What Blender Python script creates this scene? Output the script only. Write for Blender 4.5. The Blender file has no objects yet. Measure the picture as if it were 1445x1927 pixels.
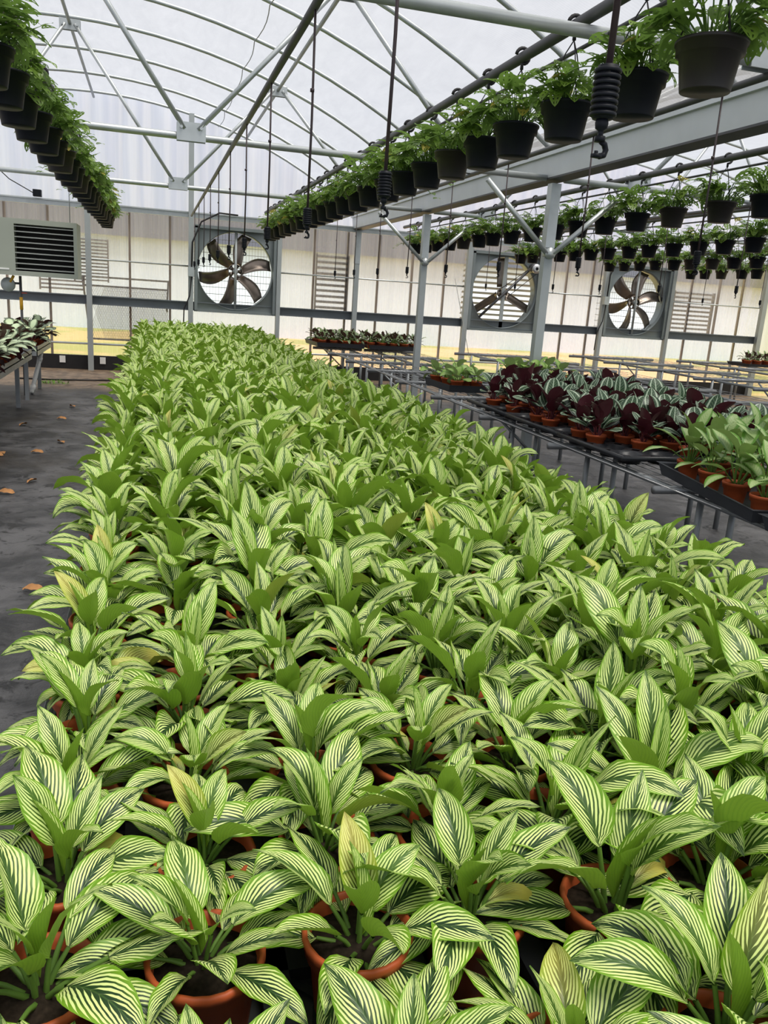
import bpy, math, random
import numpy as np
from mathutils import Vector, Matrix

random.seed(7)
rng = np.random.default_rng(7)
scene = bpy.context.scene
COL = scene.collection
PI = math.pi

# ------------------------------------------------------------------ camera
H = 1.5                                   # camera height above the floor
cam_d = bpy.data.cameras.new('camera')
cam = bpy.data.objects.new('camera', cam_d)
COL.objects.link(cam)
cam_d.sensor_fit = 'VERTICAL'
cam_d.sensor_height = 36.0
cam_d.lens = 36.0 * 1537.5 / 1927.0
cam_d.clip_start = 0.05
cam_d.clip_end = 300
yaw, pit, rol = [math.radians(a) for a in (16.23, 14.74, 3.92)]
f0 = Vector((math.sin(yaw), math.cos(yaw), 0)); r0 = Vector((math.cos(yaw), -math.sin(yaw), 0)); u0 = Vector((0, 0, 1))
fwd = f0 * math.cos(pit) - u0 * math.sin(pit)
up1 = u0 * math.cos(pit) + f0 * math.sin(pit)
rgt = r0 * math.cos(rol) + up1 * math.sin(rol)
upv = up1 * math.cos(rol) - r0 * math.sin(rol)
cam.matrix_world = Matrix(((rgt.x, upv.x, -fwd.x, 0), (rgt.y, upv.y, -fwd.y, 0), (rgt.z, upv.z, -fwd.z, H), (0, 0, 0, 1)))
scene.camera = cam

# ------------------------------------------------------------------ light, world, exposure
w = bpy.data.worlds.new('sky'); scene.world = w; w.use_nodes = True
nt = w.node_tree; nt.nodes.clear()
wo = nt.nodes.new('ShaderNodeOutputWorld'); wb = nt.nodes.new('ShaderNodeBackground')
tc = nt.nodes.new('ShaderNodeTexCoord'); sx = nt.nodes.new('ShaderNodeSeparateXYZ'); rp = nt.nodes.new('ShaderNodeValToRGB')
nt.links.new(tc.outputs['Generated'], sx.inputs[0]); nt.links.new(sx.outputs['Z'], rp.inputs[0])
rp.color_ramp.elements[0].position = 0.0; rp.color_ramp.elements[0].color = (0.80, 0.87, 1.0, 1)
rp.color_ramp.elements[1].position = 0.5; rp.color_ramp.elements[1].color = (0.93, 0.95, 1.0, 1)
nt.links.new(rp.outputs[0], wb.inputs[0]); wb.inputs[1].default_value = 1.25
nt.links.new(wb.outputs[0], wo.inputs[0])
sun_d = bpy.data.lights.new('sun', 'SUN'); sun_d.energy = 7.4; sun_d.angle = math.radians(28.0); sun_d.color = (1.0, 0.95, 0.87)
sun = bpy.data.objects.new('sun', sun_d); COL.objects.link(sun)
sun.rotation_euler = Vector((-0.25, 0.30, -1.0)).to_track_quat('-Z', 'Y').to_euler()
scene.view_settings.view_transform = 'Standard'
scene.view_settings.look = 'None'
scene.view_settings.gamma = 1.0
scene.view_settings.use_curve_mapping = False
scene.view_settings.exposure = 0.06
scene.cycles.max_bounces = 7
scene.cycles.diffuse_bounces = 4
scene.cycles.glossy_bounces = 2
scene.cycles.transmission_bounces = 5
scene.cycles.transparent_max_bounces = 12
scene.cycles.caustics_reflective = False
scene.cycles.caustics_refractive = False
scene.cycles.sample_clamp_indirect = 6.0
scene.cycles.use_denoising = True

# ------------------------------------------------------------------ materials
MATS = {}
class NT:
    """small helper round one material's node tree"""
    def __init__(s, name):
        s.m = bpy.data.materials.new(name); s.m.use_nodes = True
        s.t = s.m.node_tree; s.t.nodes.clear(); MATS[name] = s.m
        s.out = s.n('ShaderNodeOutputMaterial')
    def n(s, typ, **kw):
        x = s.t.nodes.new(typ)
        for k, v in kw.items(): setattr(x, k, v)
        return x
    def l(s, a, b): s.t.links.new(a, b)
    def put(s, sock, v):
        if isinstance(v, bpy.types.NodeSocket): s.l(v, sock)
        elif v is not None: sock.default_value = v
    def math(s, op, a, b=0.0, c=None, clamp=False):
        x = s.n('ShaderNodeMath', operation=op, use_clamp=clamp)
        s.put(x.inputs[0], a); s.put(x.inputs[1], b)
        if c is not None: s.put(x.inputs[2], c)
        return x.outputs[0]
    def sstep(s, v, a, b):
        x = s.n('ShaderNodeMapRange', interpolation_type='SMOOTHSTEP')
        s.put(x.inputs[0], v); s.put(x.inputs[1], a); s.put(x.inputs[2], b)
        return x.outputs[0]
    def mix(s, f, a, b):
        x = s.n('ShaderNodeMix', data_type='RGBA')
        s.put(x.inputs[0], f)
        s.put(x.inputs[6], a if isinstance(a, bpy.types.NodeSocket) else (*a, 1)); s.put(x.inputs[7], b if isinstance(b, bpy.types.NodeSocket) else (*b, 1))
        return x.outputs[2]
    def noise(s, scale, detail=3.0, co=None, rough=0.5, dist=0.0):
        x = s.n('ShaderNodeTexNoise'); x.inputs['Scale'].default_value = scale
        x.inputs['Detail'].default_value = detail; x.inputs['Roughness'].default_value = rough; x.inputs['Distortion'].default_value = dist
        if co is not None: s.l(co, x.inputs['Vector'])
        return x.outputs[0]
    def pos(s, scale=None):
        g = s.n('ShaderNodeNewGeometry').outputs['Position']
        if scale is None: return g
        x = s.n('ShaderNodeMapping'); s.l(g, x.inputs[0]); x.inputs['Scale'].default_value = scale
        return x.outputs[0]
    def obj(s, scale=None):
        g = s.n('ShaderNodeTexCoord').outputs['Object']
        if scale is None: return g
        x = s.n('ShaderNodeMapping'); s.l(g, x.inputs[0]); x.inputs['Scale'].default_value = scale
        return x.outputs[0]
    def bsdf(s, col, rough=0.5, metal=0.0, spec=0.5):
        b = s.n('ShaderNodeBsdfPrincipled')
        s.put(b.inputs['Base Color'], col if isinstance(col, bpy.types.NodeSocket) else (*col, 1))
        s.put(b.inputs['Roughness'], rough); s.put(b.inputs['Metallic'], metal); s.put(b.inputs['Specular IOR Level'], spec)
        return b
    def bump(s, b, h, strength=0.3, dist=0.01):
        x = s.n('ShaderNodeBump'); s.l(h, x.inputs['Height']); x.inputs['Strength'].default_value = strength; x.inputs['Distance'].default_value = dist
        s.l(x.outputs[0], b.inputs['Normal'])
    def done(s, sh):
        s.l(sh, s.out.inputs[0]); return s.m

def simple(name, col, rough=0.5, metal=0.0, spec=0.5, var=0.25, vs=6.0):
    t = NT(name)
    n = t.noise(vs, 4, t.obj())
    c = t.mix(n, [x * (1 - var) for x in col], [min(1, x * (1 + var)) for x in col])
    return t.done(t.bsdf(c, rough, metal, spec).outputs[0])

simple('galvanised', (0.48, 0.51, 0.51), 0.42, 0.65, 0.5, 0.22, 9)
simple('gutter_metal', (0.60, 0.63, 0.65), 0.45, 0.35, 0.5, 0.15, 3)
simple('galv_dull', (0.30, 0.32, 0.33), 0.5, 0.55, 0.5, 0.25, 5)
simple('beam_grey', (0.15, 0.17, 0.185), 0.55, 0.25, 0.4, 0.2, 4)
simple('post_grey', (0.38, 0.41, 0.41), 0.5, 0.3, 0.4, 0.15, 4)
simple('pipe_dark', (0.10, 0.10, 0.105), 0.5, 0.5, 0.4, 0.35, 7)
simple('aluminium_blade', (0.24, 0.20, 0.17), 0.28, 0.85, 0.5, 0.45, 6)
simple('steel_bright', (0.62, 0.62, 0.62), 0.3, 0.9, 0.5, 0.2, 20)
simple('wire_grey', (0.25, 0.26, 0.27), 0.45, 0.6, 0.4, 0.2, 8)
simple('fan_housing', (0.22, 0.25, 0.25), 0.45, 0.35, 0.4, 0.18, 3)
simple('black_plastic', (0.0060, 0.0075, 0.011), 0.5, 0, 0.18, 0.4, 12)
simple('black_rubber', (0.018, 0.017, 0.018), 0.6, 0, 0.3, 0.3, 12)
simple('brown_plastic', (0.014, 0.011, 0.010), 0.5, 0, 0.4, 0.4, 12)
simple('tray_plastic', (0.022, 0.024, 0.028), 0.38, 0, 0.45, 0.45, 8)
simple('tray_smooth', (0.045, 0.05, 0.06), 0.45, 0, 0.45, 0.25, 5)
simple('tube_brown', (0.035, 0.022, 0.024), 0.45, 0, 0.4, 0.3, 5)
simple('heater_paint', (0.36, 0.385, 0.325), 0.5, 0.0, 0.4, 0.06, 3)
simple('heater_slat', (0.42, 0.44, 0.41), 0.4, 0.3, 0.4, 0.1, 3)
simple('heater_dark', (0.012, 0.011, 0.010), 0.7, 0, 0.2, 0.3, 3)
simple('yellow_paint', (0.62, 0.33, 0.02), 0.5, 0, 0.4, 0.2, 8)
simple('red_paint', (0.45, 0.06, 0.03), 0.5, 0, 0.4, 0.2, 8)
simple('white_pvc', (0.86, 0.86, 0.83), 0.4, 0, 0.4, 0.1, 8)
simple('rope_white', (0.6, 0.58, 0.53), 0.8, 0, 0.2, 0.2, 30)
simple('stud_brown', (0.27, 0.20, 0.15), 0.7, 0, 0.2, 0.3, 5)
simple('soil', (0.022, 0.016, 0.011), 0.95, 0, 0.1, 1.0, 140)
simple('dry_leaf', (0.40, 0.20, 0.08), 0.8, 0, 0.2, 0.5, 20)
simple('vent_grey', (0.42, 0.39, 0.35), 0.7, 0, 0.2, 0.1, 5)
simple('louver_white', (0.62, 0.60, 0.55), 0.6, 0, 0.3, 0.1, 5)
simple('frame_rust', (0.05, 0.045, 0.042), 0.7, 0.3, 0.3, 0.3, 5)
simple('outside_wall', (0.66, 0.76, 0.95), 0.7, 0, 0.2, 0.08, 1.5)
simple('outside_roof', (0.05, 0.053, 0.065), 0.7, 0, 0.2, 0.1, 1.5)
simple('petiole_green', (0.10, 0.19, 0.03), 0.5, 0, 0.3, 0.2, 20)
simple('petiole_red', (0.10, 0.02, 0.025), 0.5, 0, 0.3, 0.2, 20)
simple('grass', (0.12, 0.26, 0.03), 0.8, 0, 0.2, 0.4, 30)
simple('sticker_white', (0.75, 0.74, 0.72), 0.5, 0, 0.3, 0.05, 5)

def terracotta():
    t = NT('terracotta')
    n = t.noise(14, 4, t.obj())
    c = t.mix(n, (0.40, 0.075, 0.022), (0.62, 0.135, 0.042))
    return t.done(t.bsdf(c, 0.5, 0, 0.35).outputs[0])
terracotta()

def film_material():
    t = NT('roof_film')
    p = t.pos((3.0, 0.7, 3.0))
    n1 = t.noise(2.2, 5, p, 0.65, 0.4)
    fine = t.n('ShaderNodeTexWave', wave_type='BANDS', bands_direction='DIAGONAL'); t.l(t.pos(), fine.inputs['Vector'])
    fine.inputs['Scale'].default_value = 22; fine.inputs['Distortion'].default_value = 1.5
    k = t.math('ADD', t.math('MULTIPLY', n1, 0.8), t.math('MULTIPLY', fine.outputs[0], 0.12))
    c = t.mix(k, (0.12, 0.12, 0.123), (0.29, 0.29, 0.294))
    tr = t.n('ShaderNodeBsdfTranslucent'); t.l(c, tr.inputs[0])
    df = t.n('ShaderNodeBsdfDiffuse'); df.inputs[0].default_value = (0.55, 0.55, 0.56, 1)
    tp = t.n('ShaderNodeBsdfTransparent'); tp.inputs[0].default_value = (0.96, 0.96, 0.97, 1)
    a = t.n('ShaderNodeMixShader'); a.inputs[0].default_value = 0.22
    t.l(tr.outputs[0], a.inputs[1]); t.l(df.outputs[0], a.inputs[2])
    b = t.n('ShaderNodeMixShader'); b.inputs[0].default_value = 0.43
    t.l(a.outputs[0], b.inputs[1]); t.l(tp.outputs[0], b.inputs[2])
    return t.done(b.outputs[0])
film_material()

def panel_material(name, c0, c1, clear, stain=None):
    t = NT(name)
    n1 = t.noise(1.0, 4, t.pos((9.0, 1, 0.35)), 0.6)
    c = t.mix(t.sstep(n1, 0.35, 0.7), c0, c1)
    if stain:
        sxx = t.n('ShaderNodeSeparateXYZ'); t.l(t.pos(), sxx.inputs[0])
        n2 = t.noise(1.0, 5, t.pos((6.0, 2.0, 0.8)), 0.7)
        m = t.math('MULTIPLY', t.sstep(sxx.outputs[0], 10.9, 11.9), t.sstep(n2, 0.38, 0.62))
        c = t.mix(m, c, stain)
    tr = t.n('ShaderNodeBsdfTranslucent'); t.l(c, tr.inputs[0])
    df = t.n('ShaderNodeBsdfDiffuse'); t.l(c, df.inputs[0])
    gl = t.n('ShaderNodeBsdfGlossy'); gl.inputs['Roughness'].default_value = 0.3; gl.inputs[0].default_value = (0.6, 0.6, 0.6, 1)
    tp = t.n('ShaderNodeBsdfTransparent'); t.l(t.mix(0.3, (1.0, 0.95, 0.90), (0.92, 0.87, 0.83)), tp.inputs[0])
    a = t.n('ShaderNodeMixShader'); a.inputs[0].default_value = 0.3
    t.l(tr.outputs[0], a.inputs[1]); t.l(df.outputs[0], a.inputs[2])
    g = t.n('ShaderNodeMixShader'); g.inputs[0].default_value = 0.06
    t.l(a.outputs[0], g.inputs[1]); t.l(gl.outputs[0], g.inputs[2])
    b = t.n('ShaderNodeMixShader'); b.inputs[0].default_value = clear
    t.l(g.outputs[0], b.inputs[1]); t.l(tp.outputs[0], b.inputs[2])
    return t.done(b.outputs[0])
panel_material('polycarbonate', (0.50, 0.47, 0.45), (0.64, 0.61, 0.59), 0.56, (0.42, 0.38, 0.06))
panel_material('polycarbonate_stained', (0.45, 0.42, 0.14), (0.75, 0.74, 0.52), 0.35)

def curtain_material():
    t = NT('curtain_white')
    n = t.noise(1.2, 4, t.pos((8, 1, 0.25)))  # vertical streaks paint the shading of the folds into the fabric colour
    c = t.mix(t.sstep(n, 0.3, 0.7), (0.60, 0.655, 0.90), (0.72, 0.76, 0.98))
    tr = t.n('ShaderNodeBsdfTranslucent'); t.l(c, tr.inputs[0])
    df = t.n('ShaderNodeBsdfDiffuse'); t.l(c, df.inputs[0])
    a = t.n('ShaderNodeMixShader'); a.inputs[0].default_value = 0.12
    t.l(tr.outputs[0], a.inputs[1]); t.l(df.outputs[0], a.inputs[2])
    return t.done(a.outputs[0])
curtain_material()

def floor_material():
    t = NT('floor_ground_cloth')
    p = t.pos()
    n1 = t.noise(2.0, 6, p, 0.65, 0.3); n2 = t.noise(5.5, 6, p, 0.75, 0.6); n3 = t.noise(0.55, 3, p, 0.5)
    c = t.mix(t.sstep(n1, 0.38, 0.64), (0.020, 0.0195, 0.020), (0.10, 0.098, 0.10))
    c = t.mix(t.sstep(n2, 0.52, 0.62), c, (0.009, 0.0085, 0.0085))
    c = t.mix(t.math('MULTIPLY', t.sstep(n3, 0.5, 0.62), 0.6), c, (0.034, 0.027, 0.019))
    s = t.n('ShaderNodeSeparateXYZ'); t.l(p, s.inputs[0])
    edge = t.math('ADD', s.outputs[1], t.math('MULTIPLY', n1, 1.6))
    dirt = t.mix(t.sstep(n2, 0.35, 0.65), (0.075, 0.050, 0.032), (0.24, 0.17, 0.11))
    c = t.mix(t.sstep(edge, 12.3, 13.3), c, dirt)
    r = t.math('ADD', t.math('MULTIPLY', n1, 0.5), 0.25)
    b = t.bsdf(c, r, 0, 0.5)
    t.bump(b, n2, 0.5, 0.02)
    return t.done(b.outputs[0])
floor_material()

def outside_ground():
    t = NT('outside_ground')
    p = t.pos()
    n1 = t.noise(0.35, 5, p, 0.6); n2 = t.noise(3, 5, p, 0.7)
    c = t.mix(t.sstep(n1, 0.42, 0.58), (0.72, 0.46, 0.24), (0.34, 0.36, 0.10))
    s = t.n('ShaderNodeSeparateXYZ'); t.l(p, s.inputs[0])
    c = t.mix(t.sstep(s.outputs[0], 2.2, 3.6), t.mix(0.5, c, (0.36, 0.38, 0.08)), c)
    c = t.mix(n2, t.mix(0.3, c, (0.2, 0.15, 0.08)), c)
    return t.done(t.bsdf(c, 0.9, 0, 0.2).outputs[0])
outside_ground()

def leaf_material(name, kind, top, back, rough=0.42, transl=0.22):
    """leaf surfaces; UV.x runs base to tip, UV.y across, tint = (yellowing, youth)"""
    t = NT(name)
    uv = t.n('ShaderNodeUVMap'); uv.uv_map = 'UVMap'
    s = t.n('ShaderNodeSeparateXYZ'); t.l(uv.outputs[0], s.inputs[0])
    U, V = s.outputs[0], s.outputs[1]
    a = t.math('ABSOLUTE', t.math('MULTIPLY_ADD', V, 2.0, -1.0))
    at = t.n('ShaderNodeAttribute'); at.attribute_name = 'tint'
    sep = t.n('ShaderNodeSeparateXYZ'); t.l(at.outputs['Vector'], sep.inputs[0])
    yel, young = sep.outputs[0], sep.outputs[1]
    nz = t.noise(4.0, 2, uv.outputs[0])
    if kind == 'stripe':
        dark, cream, margin = top
        ph = t.math('SUBTRACT', U, t.math('MULTIPLY', t.math('POWER', a, 1.1), 0.60))
        ph = t.math('ADD', t.math('MULTIPLY', ph, 9.3), t.math('MULTIPLY', nz, 0.7))
        fr = t.math('ABSOLUTE', t.math('MULTIPLY_ADD', t.math('FRACT', ph), 2.0, -1.0))
        wd = t.math('MULTIPLY', t.sstep(a, 0.05, 0.26), t.sstep(a, 0.97, 0.76))
        wd = t.math('MULTIPLY', wd, t.sstep(U, 1.0, 0.86))
        thr = t.math('MULTIPLY', wd, 0.56)
        m = t.sstep(t.math('SUBTRACT', thr, fr), -0.07, 0.07)
        base = t.mix(t.sstep(a, 0.45, 0.95), dark, margin)
        base = t.mix(t.math('MULTIPLY', young, 0.55), base, margin)
        c = t.mix(m, base, t.mix(t.math('MULTIPLY', young, 0.35), cream, (0.45, 0.62, 0.16)))
        mid = t.sstep(a, 0.045, 0.015)
        c = t.mix(t.math('MULTIPLY', mid, 0.35), c, (0.10, 0.20, 0.04))
        relief = fr
    elif kind == 'ring':                     # dark leaf, pale ring and midrib
        dark, pale, inner = top
        sh = t.math('ABSOLUTE', t.math('SUBTRACT', a, t.math('ADD', 0.62, t.math('MULTIPLY', nz, 0.12))))
        ring = t.sstep(sh, 0.15, 0.04)
        mid = t.sstep(a, 0.09, 0.03)
        vein = t.math('FRACT', t.math('MULTIPLY', t.math('SUBTRACT', U, t.math('MULTIPLY', a, 0.3)), 9.0))
        vm = t.math('MULTIPLY', t.sstep(vein, 0.55, 0.75), t.sstep(a, 0.6, 0.4))
        c = t.mix(t.math('MULTIPLY', vm, 0.45), dark, inner)
        c = t.mix(t.math('MAXIMUM', ring, mid), c, pale)
    elif kind == 'pale':                     # pale centre, green rim
        rim, centre, vein_c = top
        m = t.sstep(t.math('ADD', a, t.math('MULTIPLY', nz, 0.35)), 0.95, 0.6)
        c = t.mix(m, rim, centre)
        vein = t.math('FRACT', t.math('MULTIPLY', t.math('SUBTRACT', U, t.math('MULTIPLY', a, 0.25)), 10.0))
        c = t.mix(t.math('MULTIPLY', t.sstep(vein, 0.6, 0.8), 0.4), c, vein_c)
    else:                                    # plain green with soft veins
        lo, hi, vein_c = top
        c = t.mix(nz, lo, hi)
        c = t.mix(t.math('MULTIPLY', t.sstep(a, 0.07, 0.02), 0.5), c, vein_c)
        c = t.mix(t.math('MULTIPLY', young, 0.7), c, (0.30, 0.46, 0.07))
    c = t.mix(t.math('MULTIPLY', yel, t.sstep(t.math('ADD', U, t.math('MULTIPLY', nz, 0.5)), 0.25, 1.0)), c, (0.70, 0.60, 0.12))
    bk = t.mix(t.math('MULTIPLY', yel, 0.6), t.mix(nz, [x * 0.85 for x in back], back), (0.45, 0.34, 0.08))
    if kind == 'stripe': bk = t.mix(t.math('MULTIPLY', t.sstep(fr, 0.45, 0.8), 0.22), bk, (0.12, 0.25, 0.03))
    g = t.n('ShaderNodeNewGeometry')
    col = t.mix(g.outputs['Backfacing'], c, bk)
    b = t.bsdf(col, rough, 0, 0.45)
    if kind == 'stripe': t.bump(b, t.math('ADD', t.math('MULTIPLY', relief, 0.5), t.sstep(a, 0.0, 0.12)), 0.35, 0.0015)
    tr = t.n('ShaderNodeBsdfTranslucent'); t.l(col, tr.inputs[0])
    mx = t.n('ShaderNodeMixShader'); mx.inputs[0].default_value = transl
    t.l(b.outputs[0], mx.inputs[1]); t.l(tr.outputs[0], mx.inputs[2])
    return t.done(mx.outputs[0])
leaf_material('striped_leaf', 'stripe', ((0.016, 0.050, 0.012), (0.80, 0.92, 0.34), (0.180, 0.365, 0.018)), (0.265, 0.44, 0.042))
leaf_material('vine_leaf', 'plain', ((0.075, 0.155, 0.018), (0.16, 0.28, 0.032), (0.24, 0.36, 0.08)), (0.15, 0.26, 0.05), 0.38, 0.45)
leaf_material('ring_leaf', 'ring', ((0.020, 0.055, 0.022), (0.42, 0.52, 0.38), (0.16, 0.24, 0.13)), (0.085, 0.014, 0.024), 0.4, 0.1)
leaf_material('pale_leaf', 'pale', ((0.12, 0.28, 0.035), (0.45, 0.58, 0.25), (0.16, 0.32, 0.05)), (0.25, 0.38, 0.10), 0.4, 0.25)
leaf_material('round_leaf', 'pale', ((0.16, 0.32, 0.045), (0.33, 0.48, 0.13), (0.15, 0.30, 0.05)), (0.28, 0.38, 0.14), 0.42, 0.2)
leaf_material('greygreen_leaf', 'plain', ((0.075, 0.12, 0.055), (0.19, 0.25, 0.14), (0.28, 0.32, 0.2)), (0.10, 0.05, 0.04), 0.45, 0.12)
leaf_material('mint_leaf', 'pale', ((0.035, 0.06, 0.025), (0.62, 0.74, 0.48), (0.50, 0.62, 0.38)), (0.075, 0.014, 0.018), 0.42, 0.08)

# ------------------------------------------------------------------ mesh builder
class MB:
    def __init__(s): s.v = []; s.f = []; s.uv = []; s.t = []; s.mi = []; s.cur = 0
    def _add(s, vs, fs, uvs=None, tint=(0, 0)):
        o = len(s.v); s.v.extend(vs); s.f.extend([tuple(i + o for i in f) for f in fs])
        s.uv.extend(uvs if uvs is not None else [(0.5, 0.5)] * len(vs)); s.t.extend([tint] * len(vs)); s.mi.extend([s.cur] * len(fs))
    def box(s, x0, x1, y0, y1, z0, z1):
        s._add([(x0,y0,z0),(x1,y0,z0),(x1,y1,z0),(x0,y1,z0),(x0,y0,z1),(x1,y0,z1),(x1,y1,z1),(x0,y1,z1)],
               [(0,3,2,1),(4,5,6,7),(0,1,5,4),(1,2,6,5),(2,3,7,6),(3,0,4,7)])
    def tube(s, pts, r, n=8, cap=True):
        pts = [Vector(p) for p in pts]; rs = r if isinstance(r, (list, tuple)) else [r] * len(pts)
        vs = []; up = None
        for i, p in enumerate(pts):
            d = (pts[min(i + 1, len(pts) - 1)] - pts[max(i - 1, 0)]).normalized()
            if up is None:
                up = Vector((0, 0, 1)) if abs(d.z) < 0.9 else Vector((1, 0, 0))
            a = d.cross(up).normalized(); b = a.cross(d).normalized(); up = b
            for k in range(n):
                q = 2 * PI * k / n
                vs.append(tuple(p + (a * math.cos(q) + b * math.sin(q)) * rs[i]))
        fs = [(i*n+k, i*n+(k+1)%n, (i+1)*n+(k+1)%n, (i+1)*n+k) for i in range(len(pts)-1) for k in range(n)]
        if cap: fs += [tuple(reversed(range(n))), tuple(range((len(pts)-1)*n, len(pts)*n))]
        s._add(vs, fs)
    def lathe(s, prof, n=24, c=(0, 0, 0), axis='z', cap0=False, cap1=False):
        vs = []
        for r, h in prof:
            for k in range(n):
                q = 2 * PI * k / n
                if axis == 'z': vs.append((c[0] + r*math.cos(q), c[1] + r*math.sin(q), c[2] + h))
                else: vs.append((c[0] + r*math.cos(q), c[1] + h, c[2] + r*math.sin(q)))
        fs = [(i*n+k, i*n+(k+1)%n, (i+1)*n+(k+1)%n, (i+1)*n+k) for i in range(len(prof)-1) for k in range(n)]
        if cap0: fs.append(tuple(reversed(range(n))))
        if cap1: fs.append(tuple(range((len(prof)-1)*n, len(prof)*n)))
        s._add(vs, fs)
    def leaf(s, base, az, el, L, W, bend, fold=0.35, twist=0.0, nu=9, nh=2, wave=0.0, tint=(0, 0), shape=(0.75, 0.85), holes=False, roll=0.0):
        """a leaf blade: midrib starts at base towards (az, el) and bends down by `bend` radians"""
        px, py, pz = base
        ca, sa = math.cos(az), math.sin(az)
        nv = 2 * nh + 1
        vs = []; uvs = []
        p1, p2 = shape
        um = p1 / (p1 + p2); wm = (um ** p1) * ((1 - um) ** p2)
        e = el
        for i in range(nu):
            u = i / (nu - 1)
            if i:
                e = el - bend * ((u - 0.5 / (nu - 1)) ** 1.3)
                st = L / (nu - 1)
                px += ca * math.cos(e) * st; py += sa * math.cos(e) * st; pz += math.sin(e) * st
            d = (ca * math.cos(e), sa * math.cos(e), math.sin(e))
            nn = (-ca * math.sin(e), -sa * math.sin(e), math.cos(e))
            sd = (-sa, ca, 0.0)
            tw = twist * u
            ct, stw = math.cos(tw), math.sin(tw)
            S = tuple(sd[k] * ct + nn[k] * stw for k in range(3))
            N = tuple(nn[k] * ct - sd[k] * stw for k in range(3))
            hw = 0.5 * W * ((max(u, 0.004) ** p1) * (max(1 - u, 0.0) ** p2)) / wm
            fo = fold * (1 - 0.5 * u)
            for j in range(nv):
                v = (j - nh) / nh
                av = abs(v)
                up = hw * (math.sin(fo) * av + roll * av * av) + wave * W * av * math.sin(u * 15 + 2.1 * (1 if v > 0 else 2.3))
                si = hw * v * math.cos(fo)
                vs.append((px + S[0]*si + N[0]*up, py + S[1]*si + N[1]*up, pz + S[2]*si + N[2]*up))
                uvs.append((u, 0.5 + 0.5 * v))
        fs = []
        for i in range(nu - 1):
            for j in range(nv - 1):
                if holes and 1 <= i <= nu - 3 and i % 2 == 1 and ((j == nh + 1) or (j == nh - 2)): continue
                fs.append((i*nv+j, (i+1)*nv+j, (i+1)*nv+j+1, i*nv+j+1))
        s._add(vs, fs, uvs, tint)
        return (px, py, pz)
    def mesh(s, name, mats, smooth=True):
        me = bpy.data.meshes.new(name)
        nv = len(s.v)
        me.from_pydata(s.v, [], s.f)
        for m in (mats if isinstance(mats, (list, tuple)) else [mats]): me.materials.append(MATS[m])
        lv = np.zeros(len(me.loops), dtype=np.int32); me.loops.foreach_get('vertex_index', lv)
        ul = me.uv_layers.new(name='UVMap'); ul.data.foreach_set('uv', np.array(s.uv, dtype=np.float32)[lv].ravel())
        at = me.attributes.new('tint', 'FLOAT_VECTOR', 'POINT')
        tt = np.zeros((nv, 3), dtype=np.float32); tt[:, :2] = np.array(s.t, dtype=np.float32); at.data.foreach_set('vector', tt.ravel())
        me.polygons.foreach_set('material_index', np.array(s.mi, dtype=np.int32))
        me.polygons.foreach_set('use_smooth', np.full(len(me.polygons), bool(smooth)))
        me.update()
        return me
    def build(s, name, mats, parent=None, smooth=True, loc=None):
        return put(name, s.mesh(name, mats, smooth), parent, loc)

def put(name, me, parent=None, loc=None):
    o = bpy.data.objects.new(name, me); COL.objects.link(o)
    if parent is not None: o.parent = parent
    if loc is not None: o.location = loc
    return o
def tag(o, label=None, cat=None, group=None, kind=None):
    if label: o['label'] = label
    if cat: o['category'] = cat
    if group: o['group'] = group
    if kind: o['kind'] = kind
    return o
def thing(name, label, cat, loc=(0, 0, 0), rz=0.0, group=None, sc=1.0):
    o = bpy.data.objects.new(name, None); COL.objects.link(o); o.empty_display_size = 0.05
    o.location = loc; o.rotation_euler = (0, 0, rz); o.scale = (sc, sc, sc)
    return tag(o, label, cat, group)
def struct(name, mb, mats, smooth=True):
    return tag(mb.build(name, mats, None, smooth), kind='structure')
ONES = ['', 'first', 'second', 'third', 'fourth', 'fifth', 'sixth', 'seventh', 'eighth', 'ninth', 'tenth', 'eleventh', 'twelfth', 'thirteenth', 'fourteenth', 'fifteenth', 'sixteenth', 'seventeenth', 'eighteenth', 'nineteenth']
TENS = {2: ('twentieth', 'twenty'), 3: ('thirtieth', 'thirty'), 4: ('fortieth', 'forty')}
def nth(k):
    if k < 20: return ONES[k]
    a, b = divmod(k, 10)
    return TENS[a][0] if b == 0 else TENS[a][1] + '-' + ONES[b]

# ------------------------------------------------------------------ setting: floor, walls, roof
YW = 14.6                                  # end wall
XL, XG, XR = -5.16, 3.42, 12.0             # left gutter, middle gutter, right wall
BAYS = ((XL, XG), (XG, XR))
RA, ZA = 7.0, 4.25
def arc(x, x0, x1):
    c = 0.5 * (x0 + x1)
    return ZA - RA + math.sqrt(RA * RA - (x - c) ** 2)
BOWS = [14.52, 13.3, 11.99, 10.69, 9.48, 8.27, 7.07, 5.85, 4.62, 3.40, 2.2, 1.0, -0.2, -1.4, -2.6]
FRAMES = [10.69, 7.07, 3.40]

m = MB(); m.box(-8, 15, -4, YW, -0.1, 0.0); struct('floor', m, 'floor_ground_cloth', False)
m = MB(); m.box(-30, 45, YW + 0.02, 60, -0.12, -0.02); tag(m.build('ground', 'outside_ground', None, False), kind='structure')

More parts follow.
